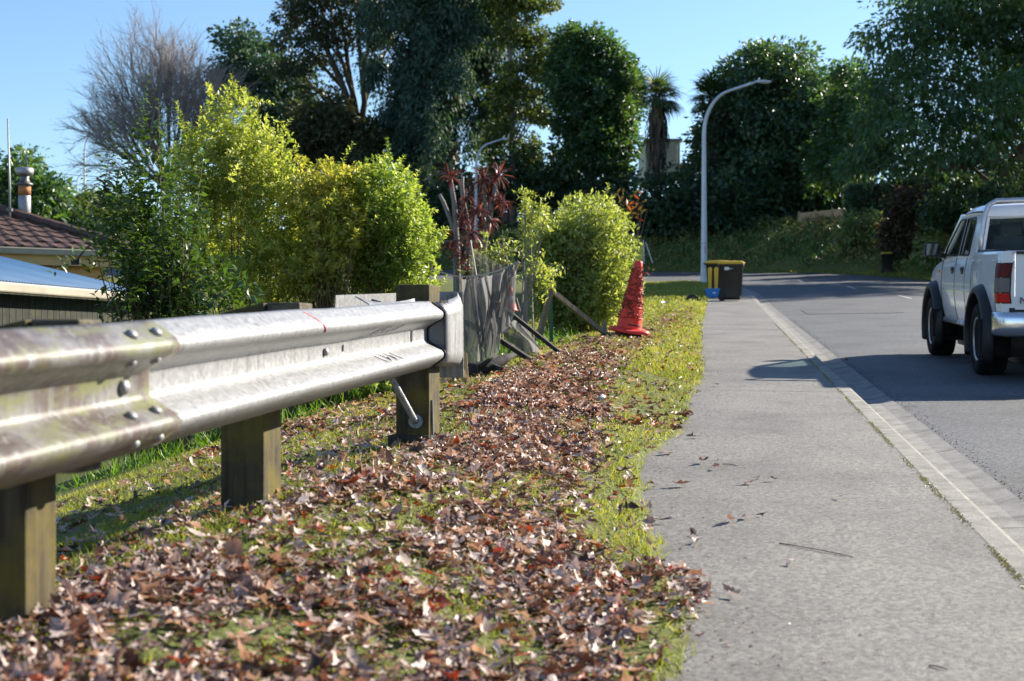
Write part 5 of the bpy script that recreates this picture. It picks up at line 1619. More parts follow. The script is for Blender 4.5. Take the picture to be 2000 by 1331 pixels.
# bare winter tree
bt0 = P(325, 430, 92.0)
bare = root('bare_tree', Vector((bt0.x, bt0.y, bt0.z)), 'leafless tree with a fan of fine bare twigs above the shrubs', 'tree')
mt = MB(); ml = MB()
tw_v, tw_f = [], []
r_b = np.random.default_rng(77)
def grow(p, d, ln_, rad, lvl):
    global tw_v
    q = p + d * ln_
    mid = p.lerp(q, .5) + Vector(r_b.normal(size=3) * ln_ * .03)
    if lvl <= 1: ml.tube([p, mid, q], [rad, rad * .85, rad * .7], 5, False)
    else:
        e = d.cross(Vector((0, 1, 0))); e = e.normalized() if e.length > .01 else Vector((1, 0, 0)); f_ = d.cross(e)
        n0 = len(tw_v)
        for pt, rr in ((p, rad), (q, rad * .55)):
            for a in (0, 2.09, 4.19): tw_v.append(tuple(pt + (e * math.cos(a) + f_ * math.sin(a)) * rr))
        for k in range(3):
            a, b = n0 + k, n0 + (k + 1) % 3
            tw_f.append((a, b, b + 3)); tw_f.append((a, b + 3, a + 3))
    if lvl >= 5: return
    kids = {0: 9, 1: 7, 2: 6, 3: 5, 4: 4}[lvl]
    for k in range(kids):
        u = .25 + .75 * (k + 1) / kids if lvl else .35 + .65 * (k + 1) / kids
        sp_ = .62 if lvl == 0 else .37
        dd_ = (d + Vector(r_b.normal(size=3)) * sp_ + Vector((0, 0, .12))).normalized()
        grow(p.lerp(q, u), dd_, ln_ * r_b.uniform(.5, .72), max(rad * .5, .009), lvl + 1)
hh = (P(335, 30, 92).z - bt0.z)
ml.tube([bt0 - Vector((0, 0, 1)), bt0 + Vector((0, 0, hh * .18))], [.35, .3], 8)
for ang in (-54, -45, -36, -27, -19, -11, -4, 3, 10, 17, 24, 32, 40):
    d0 = Vector((math.sin(R(ang)), r_b.normal() * .35, math.cos(R(ang)))).normalized()
    grow(bt0 + Vector((0, 0, hh * .16)), d0, hh * (.385 - .0018 * abs(ang)), .13, 1)
tag(ml.build('limbs', M['twig'], bare, True), kind='stuff')
off = np.array(world_off(bare))
tag(tri_mesh('twigs', np.array(tw_v) - off, np.array(tw_f), M['twig_pale'], bare), kind='stuff')

# palms: shaggy trunk with a skirt, crown of pleated fan fronds
M['palm_leaf'] = leafmat('palm_frond', [(.035, .07, .03), (.065, .11, .04), (.12, .16, .06)], .35, (1.7, 1.6, .6), .4, .45)
M['palm_dead'] = leafmat('dead_frond', [(.06, .05, .04), (.11, .09, .07), (.15, .12, .09)], .15, (1.3, 1.2, .9), .8, .2)
def palm(px, cy, Z, r_px, foot_y, label):
    c = P(px, cy, Z); f0 = P(px, foot_y, Z)
    pm_ = root('fan_palm', f0, label, 'palm', 'fan palms on the far bank')
    r_ = r_px / F * Z
    MB().tube([f0 - Vector((0, 0, .5)), f0.lerp(c, .5), c], [.22, .2, .16], 9).build('trunk', M['bark'], pm_, True)
    pos, dr, nr, ln = [], [], [], []
    for k in range(42):
        a = rng.uniform(0, 6.283); el = rng.uniform(-.7, 1.35)
        d = np.array([math.cos(a) * math.cos(el), math.sin(a) * math.cos(el), math.sin(el)])
        hub = np.array(c) + d * r_ * rng.uniform(.28, .5)
        e = np.cross(d, [0, 0, 1]); e = e / max(1e-3, np.linalg.norm(e)); up_ = np.cross(e, d)
        for q in np.linspace(-1.25, 1.25, 15):
            dd_ = d * math.cos(q) + e * math.sin(q) - up_ * .05 + np.array([0, 0, -.10 - .12 * abs(q)])
            pos.append(hub); dr.append(dd_); nr.append(up_); ln.append(r_ * rng.uniform(.5, .75) * (1 - .22 * abs(q)))
    tag(cloud('fronds', np.array(pos), np.array(dr), np.array(nr), np.array(ln), .075, STRAP, M['palm_leaf'], pm_), kind='stuff')
    m = MB()
    for k in range(30):
        a = rng.uniform(0, 6.283); el = rng.uniform(-.6, 1.1)
        m.tube([c, c + Vector((math.cos(a) * math.cos(el), math.sin(a) * math.cos(el), math.sin(el))) * r_ * .46], [.025, .012], 4, False)
    tag(m.build('stalks', M['palm_dead'], pm_), kind='stuff')
    n = 420
    u = rng.random(n); a = rng.uniform(0, 6.283, n)
    zz_ = c.z - .15 - u * (c.z - f0.z) * .72
    rd = .28 + .38 * np.sin(np.clip(u * 3.0, 0, 3.1)) * rng.random(n)
    pp_ = np.stack([c.x + rd * np.cos(a), c.y + rd * np.sin(a), zz_], 1)
    tag(cloud('dead_skirt', pp_, np.stack([np.cos(a) * .25, np.sin(a) * .25, -np.ones(n)], 1), np.stack([np.cos(a), np.sin(a), 0 * a], 1), .7 + .5 * rng.random(n), .12, STRAP, M['palm_dead'], pm_), kind='stuff')
palm(1283, 192, 89.0, 66, 345, 'left fan palm with a shaggy brown skirt of dead fronds')
palm(1392, 192, 91.5, 58, 345, 'right fan palm half hidden by the street lamp')
# pale house between the palms
ph = P(1292, 345, 97.0)
far_h = root('pale_house', ph, 'pale house end seen between the palms', 'house')
zpx = 97 / F
for k in range(12):
    MB().box((-1.0 + k * .19 + .08, -.02 * (k % 2), 1.2), (.17, .05, 2.4)).build('cladding_board', plain('pale_cladding', (.78, .72, .62), .6) if k == 0 else bpy.data.materials['pale_cladding'], far_h, local=True)  # one pale cream colour on every board
MB().box((.1, 3, 1.15), (2.3, 5.8, 2.3)).build('wall', bpy.data.materials['pale_cladding'], far_h, local=True)
MB().box((.1, 2.9, 2.48), (2.6, 6.2, .14)).build('roof', M['flue'], far_h, local=True)
MB().box((1.75, 2.0, .45), (1.2, 2.2, .9)).build('lean_to', M['fascia'], far_h, local=True)
MB().box((1.78, 2.0, .96), (1.5, 2.5, .1)).build('lean_to_roof', M['flue'], far_h, local=True)
# grey house deep in the trees
gh = P(830, 345, 114.0)
dk = root('hidden_house', gh, 'grey house half hidden behind the conifer trunks', 'house')
M['grey_wall'] = plain('grey_wall', (.38, .35, .32), .7)
M['glass_dark'] = plain('dark_window', (.02, .025, .03), .08, spec=.8)
MB().box((0, 3, .7), (4.6, 6, 2.6)).build('wall', M['grey_wall'], dk, local=True)
MB().add([(-2.6, -.3, 1.9), (2.6, -.3, 1.9), (2.6, 6.3, 1.9), (-2.6, 6.3, 1.9), (-2.6, 3, 3.3), (2.6, 3, 3.3)], [(0, 1, 5, 4), (2, 3, 4, 5), (0, 4, 3), (1, 2, 5), (0, 3, 2, 1)]).build('roof', M['tile'], dk, local=True)
for x in (-1.3, 1.1):
    w_ = MB().box((x, -.04, .9), (1.2, .08, 1.0)).build('window', M['sticker'], dk, local=True)
    MB().box((x, -.09, .9), (1.04, .03, .84)).build('pane', M['glass_dark'], w_, local=True)
# low grey wall by the far road
wl = P(978, 437, 97.0)
lw = root('garden_wall', (wl.x, wl.y, wl.z), 'low grey wall at the edge of the far lawn', 'wall')
MB().box((0, 0, .35), (1.6, .15, .75)).build('panel', M['grey_wall'], lw, local=True)
MB().box((0, 0, .75), (1.7, .22, .05)).build('coping', M['grey_wall'], lw, local=True)

# understorey along the far road: separate bushes
ub = [(640, 370, 100, 80, 60, 'wide dark bush under the spreading cypress'), (740, 400, 99, 70, 70, 'dark bush under the drooping conifers above the rounded shrub'),
      (830, 400, 96, 60, 70, 'tall dark bush left of the red cabbage tree'), (905, 390, 95, 50, 60, 'dark bush behind the red cabbage tree'), (1000, 350, 97, 60, 60, 'dark bush under the olive green tree'),
      (1080, 345, 96, 60, 65, 'dark bush under the left side of the rounded tree'), (1180, 370, 94, 60, 70, 'dark bush above the pale bushy shrub'), (1265, 405, 90, 60, 65, 'broad dark bush below the left fan palm'),
      (1335, 395, 89, 55, 70, 'broad dark bush left of the tall street lamp'), (1420, 410, 88, 55, 60, 'dark bush right behind the tall street lamp'), (1500, 415, 91, 50, 40, 'dark bush at the foot of the broad glossy tree'),
      (1600, 370, 91, 45, 35, 'dark shade bush above the low timber fence')]
for x, y, Z, rx, ry, lb in ub:
    tree('roadside_bush', lb, 'bush', [(x, y, Z, rx, ry, 2.2), (x - rx * .5, y + ry * .4, Z, rx * .6, ry * .7, 1.8), (x + rx * .5, y + ry * .35, Z, rx * .6, ry * .7, 1.8)], (x, Z), 130, 44, .8, .34, M['fol_hedge'], M['bark'], .12, 6, 'dark bushes along the far road', inner=.45)
# clipped hedge block, shrubs on the bank above the right side
def hedge(x0, x1, y0, y1, Z, dep, label):
    a_, b_ = P(x0, y1, Z), P(x1, y0, Z)
    h = root('clipped_hedge', ((a_.x + b_.x) / 2, Z + dep / 2, a_.z), label, 'hedge')
    n = 7000
    p = rng.random((n, 3)); f_ = rng.integers(0, 5, n)
    p[f_ == 0, 1] = 0; p[f_ == 1, 2] = 1; p[f_ == 2, 0] = 0; p[f_ == 3, 0] = 1; p[f_ == 4, 1] = 0
    pos = np.stack([a_.x + p[:, 0] * (b_.x - a_.x), Z + p[:, 1] * dep, a_.z + p[:, 2] * (b_.z - a_.z)], 1) + rng.normal(size=(n, 3)) * .09
    tag(cloud('foliage', pos, sphere_dirs(n), sphere_dirs(n), .12 + .1 * rng.random(n), .08, QUAD, M['fol_hedge'], h), kind='stuff')
    MB().box(((a_.x + b_.x) / 2, Z + dep / 2, (a_.z + b_.z) / 2), (b_.x - a_.x - .2, dep - .2, b_.z - a_.z - .2)).build('core', M['bark'], h)
hedge(1664, 1742, 362, 430, 78.0, 1.6, 'dark clipped square hedge at the top of the bank')
for x, y, Z, rx, ry, mt_, lb in ((1800, 405, 71, 55, 45, 'fol_red', 'russet shrub below the feathery tree'), (1880, 400, 66, 70, 55, 'fol_hedge', 'dark shrub on the bank behind the truck cab'), (1990, 380, 60, 80, 70, 'fol_hedge', 'dark shrub on the bank behind the truck tray'),
                                 (1775, 455, 72, 45, 40, 'fol_red', 'low russet shrub on the bank left of the truck mirror'), (1690, 455, 77, 40, 35, 'fol_bank', 'low green shrub below the clipped hedge'), (1850, 475, 66, 45, 50, 'fol_bank', 'green shrub on the bank beside the truck mirror'),
                                 (1780, 350, 80, 60, 50, 'fol_hedge', 'tall dark shrub behind the clipped hedge'), (1900, 335, 72, 90, 60, 'fol_hedge', 'tall dark shrub under the long low limb'), (2020, 320, 70, 90, 70, 'fol_hedge', 'tall dark shrub at the right edge below the feathery tree')):
    tree('bank_shrub', lb, 'shrub', [(x, y, Z, rx, ry, 1.4), (x - rx * .5, y + ry * .4, Z, rx * .55, ry * .6, 1.2), (x + rx * .5, y + ry * .4, Z, rx * .55, ry * .6, 1.2)], (x, Z), 150, 44, .5, .2, M[mt_], M['bark'], .08, 6, 'shrubs on the roadside bank', inner=.45)
# short timber fence on the bank
tf0 = P(1560, 432, 85.0)
bf = root('bank_fence', tf0, 'short pale timber board fence at the top of the bank', 'fence')
xA, xB = P(1560, 430, 85), P(1660, 420, 82)
nb_ = 4
for k in range(nb_):
    z_ = k * .145
    MB().beam(xA + Vector((0, 0, z_ - .1)), xB + Vector((0, 0, z_ - .1)), .05, .135).build('board', M['new_timber'], bf)
for u in (0, .33, .66, 1):
    p = xA.lerp(xB, u)
    MB().box((p.x, p.y - .06, p.z + .1), (.12, .1, .8)).build('post', M['new_timber'], bf)
# yellow board sign and white prop beyond the bend
sg = P(1247, 512, 78.0)
sgn = root('yellow_board', sg, 'yellow board sign with white leg behind the pale shrub', 'sign')
MB().box((-.05, 0, .55), (.6, .04, 1.1)).build('panel', plain('yellow_board_paint', (.55, .5, .05), .5), sgn, local=True)
MB().beam((.3, -.03, -.1), (.27, -.03, 1.2), .05, .05).build('leg', M['sticker'], sgn, local=True)
MB().beam((.78, .1, -.05), (.40, .1, 1.1), .06, .05).build('prop', M['sticker'], sgn, local=True)

# bank ground cover: nobody could count it
def cover(name, n, fn, leaf, mat, label, cat):
    X, Y = fn(n)
    Z = gz(X, Y, False)
    nse = vnoise(X, Y, .5, 21) * .6 + vnoise(X, Y, 1.6, 22) * .4
    hgt_ = np.clip(nse - .25, 0, 1) * 1.3
    pos = np.stack([X, Y, Z + hgt_ * rng.random(len(X)) ** .6 + .02], 1)
    d = sphere_dirs(len(X)); d[:, 2] = np.abs(d[:, 2]) + .1
    tag(cloud(name, pos, d, sphere_dirs(len(X)), leaf * (.5 + rng.random(len(X))), leaf * .35, QUAD, mat, rnd=np.clip(nse * .9 + .25 * rng.normal(size=len(X)) , 0, 1)), label, cat, kind='stuff')
OL = resample(OUTER, 400)
OT = np.gradient(OL, axis=0); OT /= np.linalg.norm(OT, axis=1, keepdims=True)
def bank_pts(lo, hi, d0, d1):
    def fn(n):
        i = rng.integers(lo, hi, n); d = d0 + (d1 - d0) * rng.random(n)
        return OL[i, 0] + OT[i, 1] * d + rng.normal(size=n) * .3, OL[i, 1] - OT[i, 0] * d + rng.normal(size=n) * .3
    return fn
L_OUT = np.concatenate([[0], np.cumsum(np.hypot(*np.diff(OL, axis=0).T))])
i35 = int(np.searchsorted(OL[:260, 1], 38)); i85 = int(np.argmin(np.hypot(OL[:, 0] + 10, OL[:, 1] - 89)))
cover('bank_plants', 46000, bank_pts(i35, i85, 1.5, 7.5), .26, M['fol_bank'], 'rough low plants covering the roadside bank', 'ground cover')
cover('bank_plants', 14000, bank_pts(i35, i85, 7, 20), .4, M['fol_hedge'], 'dark undergrowth below the trees at the top of the bank', 'ground cover')
def strip_grass(n):
    return bank_pts(i35, i85, .05, 1.8)(n)
X, Y = strip_grass(16000); Z = gz(X, Y, False)
d = rng.normal(size=(len(X), 3)) * .5; d[:, 2] = 1
tag(cloud('roadside_grass', np.stack([X, Y, Z], 1), d, sphere_dirs(len(X)), .06 + .12 * rng.random(len(X)), .03, BLADE, M['grass']), 'strip of shaded grass between the far road edge and the bank', 'grass', kind='stuff')
# far left: trees, white house, retaining wall with railing, wires
tree('leafy_tree', 'dark leafy tree behind the chimney flue', 'tree', [(40, 345, 60, 55, 45, 2), (90, 385, 60, 40, 40, 1.8), (15, 390, 60, 45, 45, 1.8), (60, 420, 60, 60, 30, 1.8), (-30, 350, 60, 40, 60, 2)], (45, 60.5), 230, 34, .6, .26, M['fol_mid'], M['bark'], .2, 14, inner=.2)
tree('leafy_tree', 'small yellow green tree left of the dark glossy shrub', 'tree', [(178, 400, 64, 34, 32, 1.2), (200, 430, 64, 45, 32, 1.2), (230, 410, 66, 40, 32, 1.2)], (185, 64), 120, 40, .45, .2, M['fol_olive'], M['bark'], .12, 8)
tree('roadside_bush', 'dark bush beyond the tiled roof left of the shrubs', 'bush', [(150, 445, 62, 60, 32, 1.5), (250, 450, 66, 70, 40, 1.5)], (170, 62), 150, 40, .6, .25, M['fol_hedge'], M['bark'], .1, 6, 'dark bushes along the far road')
wh = P(110, 442, 70.0)
whs = root('white_house', wh, 'small white house end with a dark window beyond the roof', 'house')
MB().box((.05, 2, .5), (1.1, 4, 1.3)).build('wall', M['sticker'], whs, local=True)
MB().box((.05, 2, 1.2), (1.3, 4.3, .12)).build('roof', M['flue'], whs, local=True)
w_ = MB().box((.12, -.03, .62), (.62, .06, .55)).build('window', M['grey_wall'], whs, local=True)
MB().box((.12, -.07, .62), (.52, .03, .45)).build('pane', M['glass_dark'], w_, local=True)
ow = P(150, 395, 96.0)
ovw = root('retaining_wall', ow, 'distant grey retaining wall with a thin railing', 'wall')
MB().box((0, 0, -.9), (9, .4, 2.2)).build('panel', plain('brown_retaining', (.22, .17, .13), .8), ovw, local=True)
MB().box((0, 0, .27), (9.2, .6, .16)).build('coping', M['dark_timber'], ovw, local=True)
for k in range(9):
    MB().box((-4.2 + k * 1.05, 0, .75), (.05, .05, .85)).build('railing_post', M['flue'], ovw, local=True)
MB().box((0, 0, 1.15), (9, .04, .04)).build('top_rail', M['flue'], ovw, local=True)
pw = root('overhead_wire', P(40, 330, 80), 'thin overhead wire crossing the sky on the left', 'wire')
MB().tube([P(-40, 320, 80), P(60, 334, 82), P(150, 343, 84), P(200, 346, 86), P(300, 345, 90)], .018, 4).build('cable', M['steel_dark'], pw)
# ------------------------------------------------------------------ the white double cab utility truck
def paint_mat():
    m, t, b, o = nt('white_car_paint')
    n = noise(t, 3.0, 5, .6)
    r = ramp(t, n.outputs['Fac'], [(0.3, (.72, .73, .75)), (0.7, (.82, .82, .83))])
    col = r.outputs[0]
    tc = N(t, 'ShaderNodeTexCoord'); sp_ = N(t, 'ShaderNodeSeparateXYZ'); t.links.new(tc.outputs['Object'], sp_.inputs[0])
    def band(sock, a, b_):
        q = N(t, 'ShaderNodeMapRange'); q.inputs['From Min'].default_value = a; q.inputs['From Max'].default_value = b_; t.links.new(sock, q.inputs[0]); return q.outputs[0]
    # mud spatter low on the doors: its own ragged shape
    low = band(sp_.outputs['Z'], .66, .46)
    n2 = noise(t, 14, 5, .7, stretch=(1.5, 1, .5))
    mm = N(t, 'ShaderNodeMath', operation='MULTIPLY'); t.links.new(low, mm.inputs[0]); t.links.new(n2.outputs['Fac'], mm.inputs[1])
    f = ramp(t, mm.outputs[0], [(0.40, 0.0), (0.52, .75)])
    col = mixc(t, f.outputs[0], col, (.07, .055, .045))
    t.links.new(col, b.inputs['Base Color'])
    b.inputs['Roughness'].default_value = .3; b.inputs['Coat Weight'].default_value = .6; b.inputs['Coat Roughness'].default_value = .06
    return m
M['paint'] = paint_mat()
M['flare'] = plain('flare_plastic', (.017, .018, .02), .5, var=.15, spec=.3)
M['rubber'] = plain('tyre_rubber', (.011, .011, .012), .85, var=.25, scale=20, spec=.15)
M['chrome'] = plain('chrome', (.74, .74, .76), .2, .85, var=.08)
M['alloy'] = plain('alloy_rim', (.42, .42, .43), .35, .85)
M['red_lens'] = plain('red_lens', (.10, .003, .006), .35, coat=.0, var=.1, spec=.2)
M['bright_red'] = plain('bright_red_lens', (.55, .010, .010), .35, spec=.2)
M['clear_lens'] = plain('smoky_clear_lens', (.14, .12, .12), .3, spec=.3)
M['seal'] = plain('black_seal', (.012, .012, .013), .5)
M['interior'] = plain('grey_interior', (.09, .09, .095), .8)
def glass_mat():
    m, t, b, out = nt('tinted_window')
    b.inputs['Base Color'].default_value = (.01, .013, .014, 1); b.inputs['Roughness'].default_value = .03; b.inputs['Specular IOR Level'].default_value = .9
    tp = N(t, 'ShaderNodeBsdfTransparent'); tp.inputs[0].default_value = (.74, .86, .87, 1)
    fr = N(t, 'ShaderNodeFresnel'); fr.inputs[0].default_value = 1.5
    ma = N(t, 'ShaderNodeMath', operation='MULTIPLY_ADD'); t.links.new(fr.outputs[0], ma.inputs[0]); ma.inputs[1].default_value = 1.2; ma.inputs[2].default_value = .10; ma.use_clamp = True
    mx = N(t, 'ShaderNodeMixShader'); t.links.new(ma.outputs[0], mx.inputs[0]); t.links.new(tp.outputs[0], mx.inputs[1]); t.links.new(b.outputs[0], mx.inputs[2])
    t.links.new(mx.outputs[0], out.inputs['Surface'])
    return m
M['glass'] = glass_mat()

S_R, T_C = 14.30, 3.36
WB = 3.0
ax_, ay_ = ST(S_R, T_C); fx_, fy_ = ST(S_R + WB, T_C)
az_, fz_ = float(road_z(ax_, ay_)) - .02, float(road_z(fx_, fy_)) - .02
fwd = Vector((fx_ - ax_, fy_ - ay_, fz_ - az_)).normalized()
left = Vector((0, 0, 1)).cross(fwd).normalized(); upv = fwd.cross(left)
ute = root('utility_truck', (ax_, ay_, az_), 'white double cab utility truck with black wheel arch flares driving away', 'truck')
ute.rotation_euler = Matrix((fwd, left, upv)).transposed().to_euler()
WR = .348

def side_y(z):
    return float(np.interp(z, [.40, .47, .60, .80, 1.0, 1.10, 1.19], [.775, .80, .825, .845, .838, .822, .80]))
zs_side = [.45, .50, .58, .68, .80, .92, 1.02, 1.10, 1.155, 1.19]
def body_section(x, ztop, zbot=.45, wscale=1.0, crown=.02):
    """closed section ring: up the left side, over the top, down the right side"""
    zz_ = [zbot + (ztop - zbot) * k / 8 for k in range(9)]
    L_ = [(x, side_y(min(z, 1.15)) * wscale - (.03 if k == 8 else 0), z) for k, z in enumerate(zz_)]
    top_ = [(x, y * wscale, ztop + crown * (1 - (y / .8) ** 2)) for y in (.6, .3, 0, -.3, -.6)]
    Rr_ = [(p[0], -p[1], p[2]) for p in L_[::-1]]
    return L_ + top_ + Rr_
# front body: doors, guards, bonnet
st = [(.66, 1.145, 1.0), (.70, 1.15, 1.0), (1.6, 1.145, 1.0), (2.45, 1.13, 1.0), (2.62, 1.12, .995), (3.0, 1.09, .985), (3.4, 1.05, .965), (3.66, 1.0, .93), (3.78, .93, .86)]
front = MB().loft([body_section(x, zt, .45 if x < 2.5 else .50, w) for x, zt, w in st], True, True).build('body', M['paint'], ute, True, True)
# tray: outer skin, then folded inwards into an open tub
def tray_section(x, k=1.0):
    outer = [(x, side_y(z) * k, z) for z in (.50, .58, .68, .80, .92, 1.02, 1.10)]
    lip = [(x, .822 * k, 1.165), (x, .805 * k, 1.19), (x, .755 * k, 1.19), (x, .735 * k, 1.16)]
    inn = [(x, .72 * k, 1.0), (x, .715 * k, .78), (x, .3, .775)]
    L_ = outer + lip + inn
    return L_ + [(p[0], -p[1], p[2]) for p in L_[::-1]]
tray = MB().loft([tray_section(x, k) for x, k in ((-.86, .985), (-.84, .995), (-.6, 1.0), (0, 1.0), (.60, 1.0), (.62, .995))], True, True).build('tray', M['paint'], ute, True, True)
def arch_cut(xc, r_):
    m = MB()
    for sy in (-1, 1):
        m.lathe([(r_, -.22), (r_, .22)], 40, (xc, sy * .83, WR + .03), 'y')
    return m
def local_cut(o, mb_):
    k = mb_.build('cutter', None, ute, local=True)
    md = o.modifiers.new('cut', 'BOOLEAN'); md.operation = 'DIFFERENCE'; md.object = k; md.solver = 'EXACT'
    bpy.context.view_layer.update(); apply_mods(o); bpy.data.objects.remove(k, do_unlink=True)
local_cut(tray, arch_cut(0, .43)); local_cut(front, arch_cut(WB, .43))
for o in (tray, front):
    o.data.polygons.foreach_set('use_smooth', np.ones(len(o.data.polygons), bool))
    md = o.modifiers.new('es', 'EDGE_SPLIT'); md.split_angle = R(32)
# black inner wheel arches
for xc in (0, WB):
    for sy in (-1, 1):
        rows = [[(xc + .425 * math.cos(R(a)), y, WR + .03 + .425 * math.sin(R(a))) for a in np.linspace(-25, 205, 25)] for y in (sy * .80, sy * .50)]
        MB().loft(rows).build('arch_liner', M['seal'], ute, True, True)
        MB().box((xc, sy * .5, WR + .12), (.84, .02, .7)).build('arch_wall', M['seal'], ute, local=True)
# flares
def flare(xc, sy):
    rows = []
    for a in np.linspace(-24, 206, 35):
        w = 1.0 + .12 * abs(math.cos(R(a))) ** 4
        ca, sa = math.cos(R(a)), math.sin(R(a))
        prof = [(.418, .79), (.414, .905), (.424, .918), (.448, .922), (.472, .908), (.492, .88), (.504, .852), (.508, .825)]
        rows.append([(xc + r_ * ca * w, sy * y, WR + .03 + r_ * sa * w) for r_, y in prof])
    o = MB().loft(rows).build('wheel_flare', M['flare'], ute, True, True)
    md = o.modifiers.new('t', 'SOLIDIFY'); md.thickness = .008
for xc in (0, WB):
    for sy in (-1, 1): flare(xc, sy)
# mud flaps behind each wheel
for xc, hgt_ in ((0, .36), (WB, .30)):
    for sy in (-1, 1):
        rows = []
        for u in np.linspace(0, 1, 7):
            z = .56 - u * hgt_
            x = xc - .475 - .02 * math.sin(u * 3)
            rows.append([(x, sy * (.94 - .02 * u), z), (x - .02, sy * .82, z), (x - .01, sy * .66, z)])
        o = MB().loft(rows).build('mud_flap', M['rubber'], ute, True, True)
        o.modifiers.new('t', 'SOLIDIFY').thickness = .03
# wheels
tyre_prof = [(.20, -.105), (.225, -.125), (.28, -.135), (.325, -.125), (.343, -.10), (WR, -.06), (WR, .06), (.343, .10), (.325, .125), (.28, .135), (.225, .125), (.20, .105)]
for xc in (0, WB):
    for sy in (-1, 1):
        wl_ = bpy.data.objects.new('wheel', None); C.objects.link(wl_); wl_.parent = ute; wl_.location = (xc, sy * .765, WR)
        MB().lathe(tyre_prof, 44, (0, 0, 0), 'y').build('tyre', M['rubber'], wl_, True, True)
        m = MB()
        for k in range(44):      # tread blocks
            a = 2 * math.pi * k / 44
            for yy in (-.08, -.027, .027, .08):
                rot = Matrix.Rotation(-a, 3, 'Y')
                m.box(rot @ Vector((WR - .001, yy, 0)), (.012, .04, .034), rot)
        m.build('tread', M['rubber'], wl_, False, True)
        s_ = sy
        MB().lathe([(.205, s_ * .10), (.215, s_ * .118), (.195, s_ * .112), (.185, s_ * .06), (.19, -s_ * .09)], 40, (0, 0, 0), 'y').build('rim', M['alloy'], wl_, True, True)
        MB().lathe([(0, s_ * .075), (.06, s_ * .075), (.075, s_ * .055), (.075, s_ * .02)], 24, (0, 0, 0), 'y').build('hub', M['alloy'], wl_, True, True)
        MB().lathe([(0, s_ * .10), (.032, s_ * .10), (.036, s_ * .07)], 18, (0, 0, 0), 'y').build('hub_cap', M['seal'], wl_, True, True)
        for k in range(6):
            a = 2 * math.pi * k / 6 + .3
            rot = Matrix.Rotation(-a, 3, 'Y')
            MB().loft([[rot @ Vector((.05, s_ * .066, -.03)), rot @ Vector((.05, s_ * .066, .03)), rot @ Vector((.05, s_ * .03, .035)), rot @ Vector((.05, s_ * .03, -.035))],
                       [rot @ Vector((.195, s_ * .085, -.022)), rot @ Vector((.195, s_ * .085, .022)), rot @ Vector((.195, s_ * .045, .03)), rot @ Vector((.195, s_ * .045, -.03))]], True, True).build('spoke', M['alloy'], wl_, False, True)
        MB().lathe([(0, s_ * .01), (.19, s_ * .01)], 24, (0, 0, 0), 'y').build('brake_disc', M['seal'], wl_, False, True)
# chassis and axles
MB().box((1.35, 0, .47), (4.3, 1.1, .12)).build('chassis', M['seal'], ute, local=True)
MB().tube([(0, -.65, WR), (0, .65, WR)], .05, 10).build('rear_axle', M['seal'], ute, True, True)
MB().lathe([(0, -.14), (.1, -.12), (.14, 0), (.1, .12), (0, .14)], 16, (0, .05, WR), 'y').build('differential', M['seal'], ute, True, True)
MB().tube([(WB, -.65, WR), (WB, .65, WR)], .045, 10).build('front_axle', M['seal'], ute, True, True)
MB().tube([(.3, -.35, .42), (-.5, -.4, .40), (-.9, -.45, .38)], .03, 8).build('exhaust', M['steel_dark'], ute, True, True)
for sy in (-1, 1):
    MB().tube([(.52, sy * .80, .45), (2.45, sy * .80, .45)], .032, 10).build('sill', M['paint'], ute, True, True)
    MB().beam((.62, sy * .70, .45), (.62, sy * .70, .80), .06, .1).build('tray_mount', M['seal'], ute, local=True)
MB().box((.64, 0, .85), (.03, 1.5, .5)).build('cab_gap', M['seal'], ute, local=True)

# cab: roof, pillars, windows
def cy_(z, x=1.2):      # half width of the greenhouse
    return float(np.interp(z, [1.12, 1.30, 1.60, 1.68], [.80, .775, .69, .64]))
ZB, ZR = 1.145, 1.60
# roof shell with rounded edges
rows = []
for x, dz, k in ((.70, -.085, .97), (.735, -.02, .985), (.80, .0, 1.0), (1.2, .022, 1.0), (1.6, .018, 1.0), (1.92, -.005, .985), (2.02, -.045, .965)):
    sec = []
    for y, z in ((.705, 1.585), (.69, 1.62), (.655, 1.65), (.58, 1.668), (.3, 1.682), (0, 1.686), (-.3, 1.682), (-.58, 1.668), (-.655, 1.65), (-.69, 1.62), (-.705, 1.585)):
        sec.append((x, y * k, z + dz * (1 if abs(y) < .69 else .4)))
    sec += [(x, -.66 * k, 1.575 + dz * .4), (x, 0, 1.62 + dz), (x, .66 * k, 1.575 + dz * .4)]
    rows.append(sec)
MB().loft(rows, True, True).build('roof', M['paint'], ute, True, True)
AP0, AP1 = (2.74, .765, 1.10), (2.02, .665, 1.60)
RP0, RP1 = (.655, .785, 1.12), (.735, .685, 1.60)
def quad(a, b, c_, d): return [tuple(a), tuple(b), tuple(c_), tuple(d)]
def gp(x, z, dy=0.0):   # point on the greenhouse side plane
    return (x, cy_(z) + dy, z)
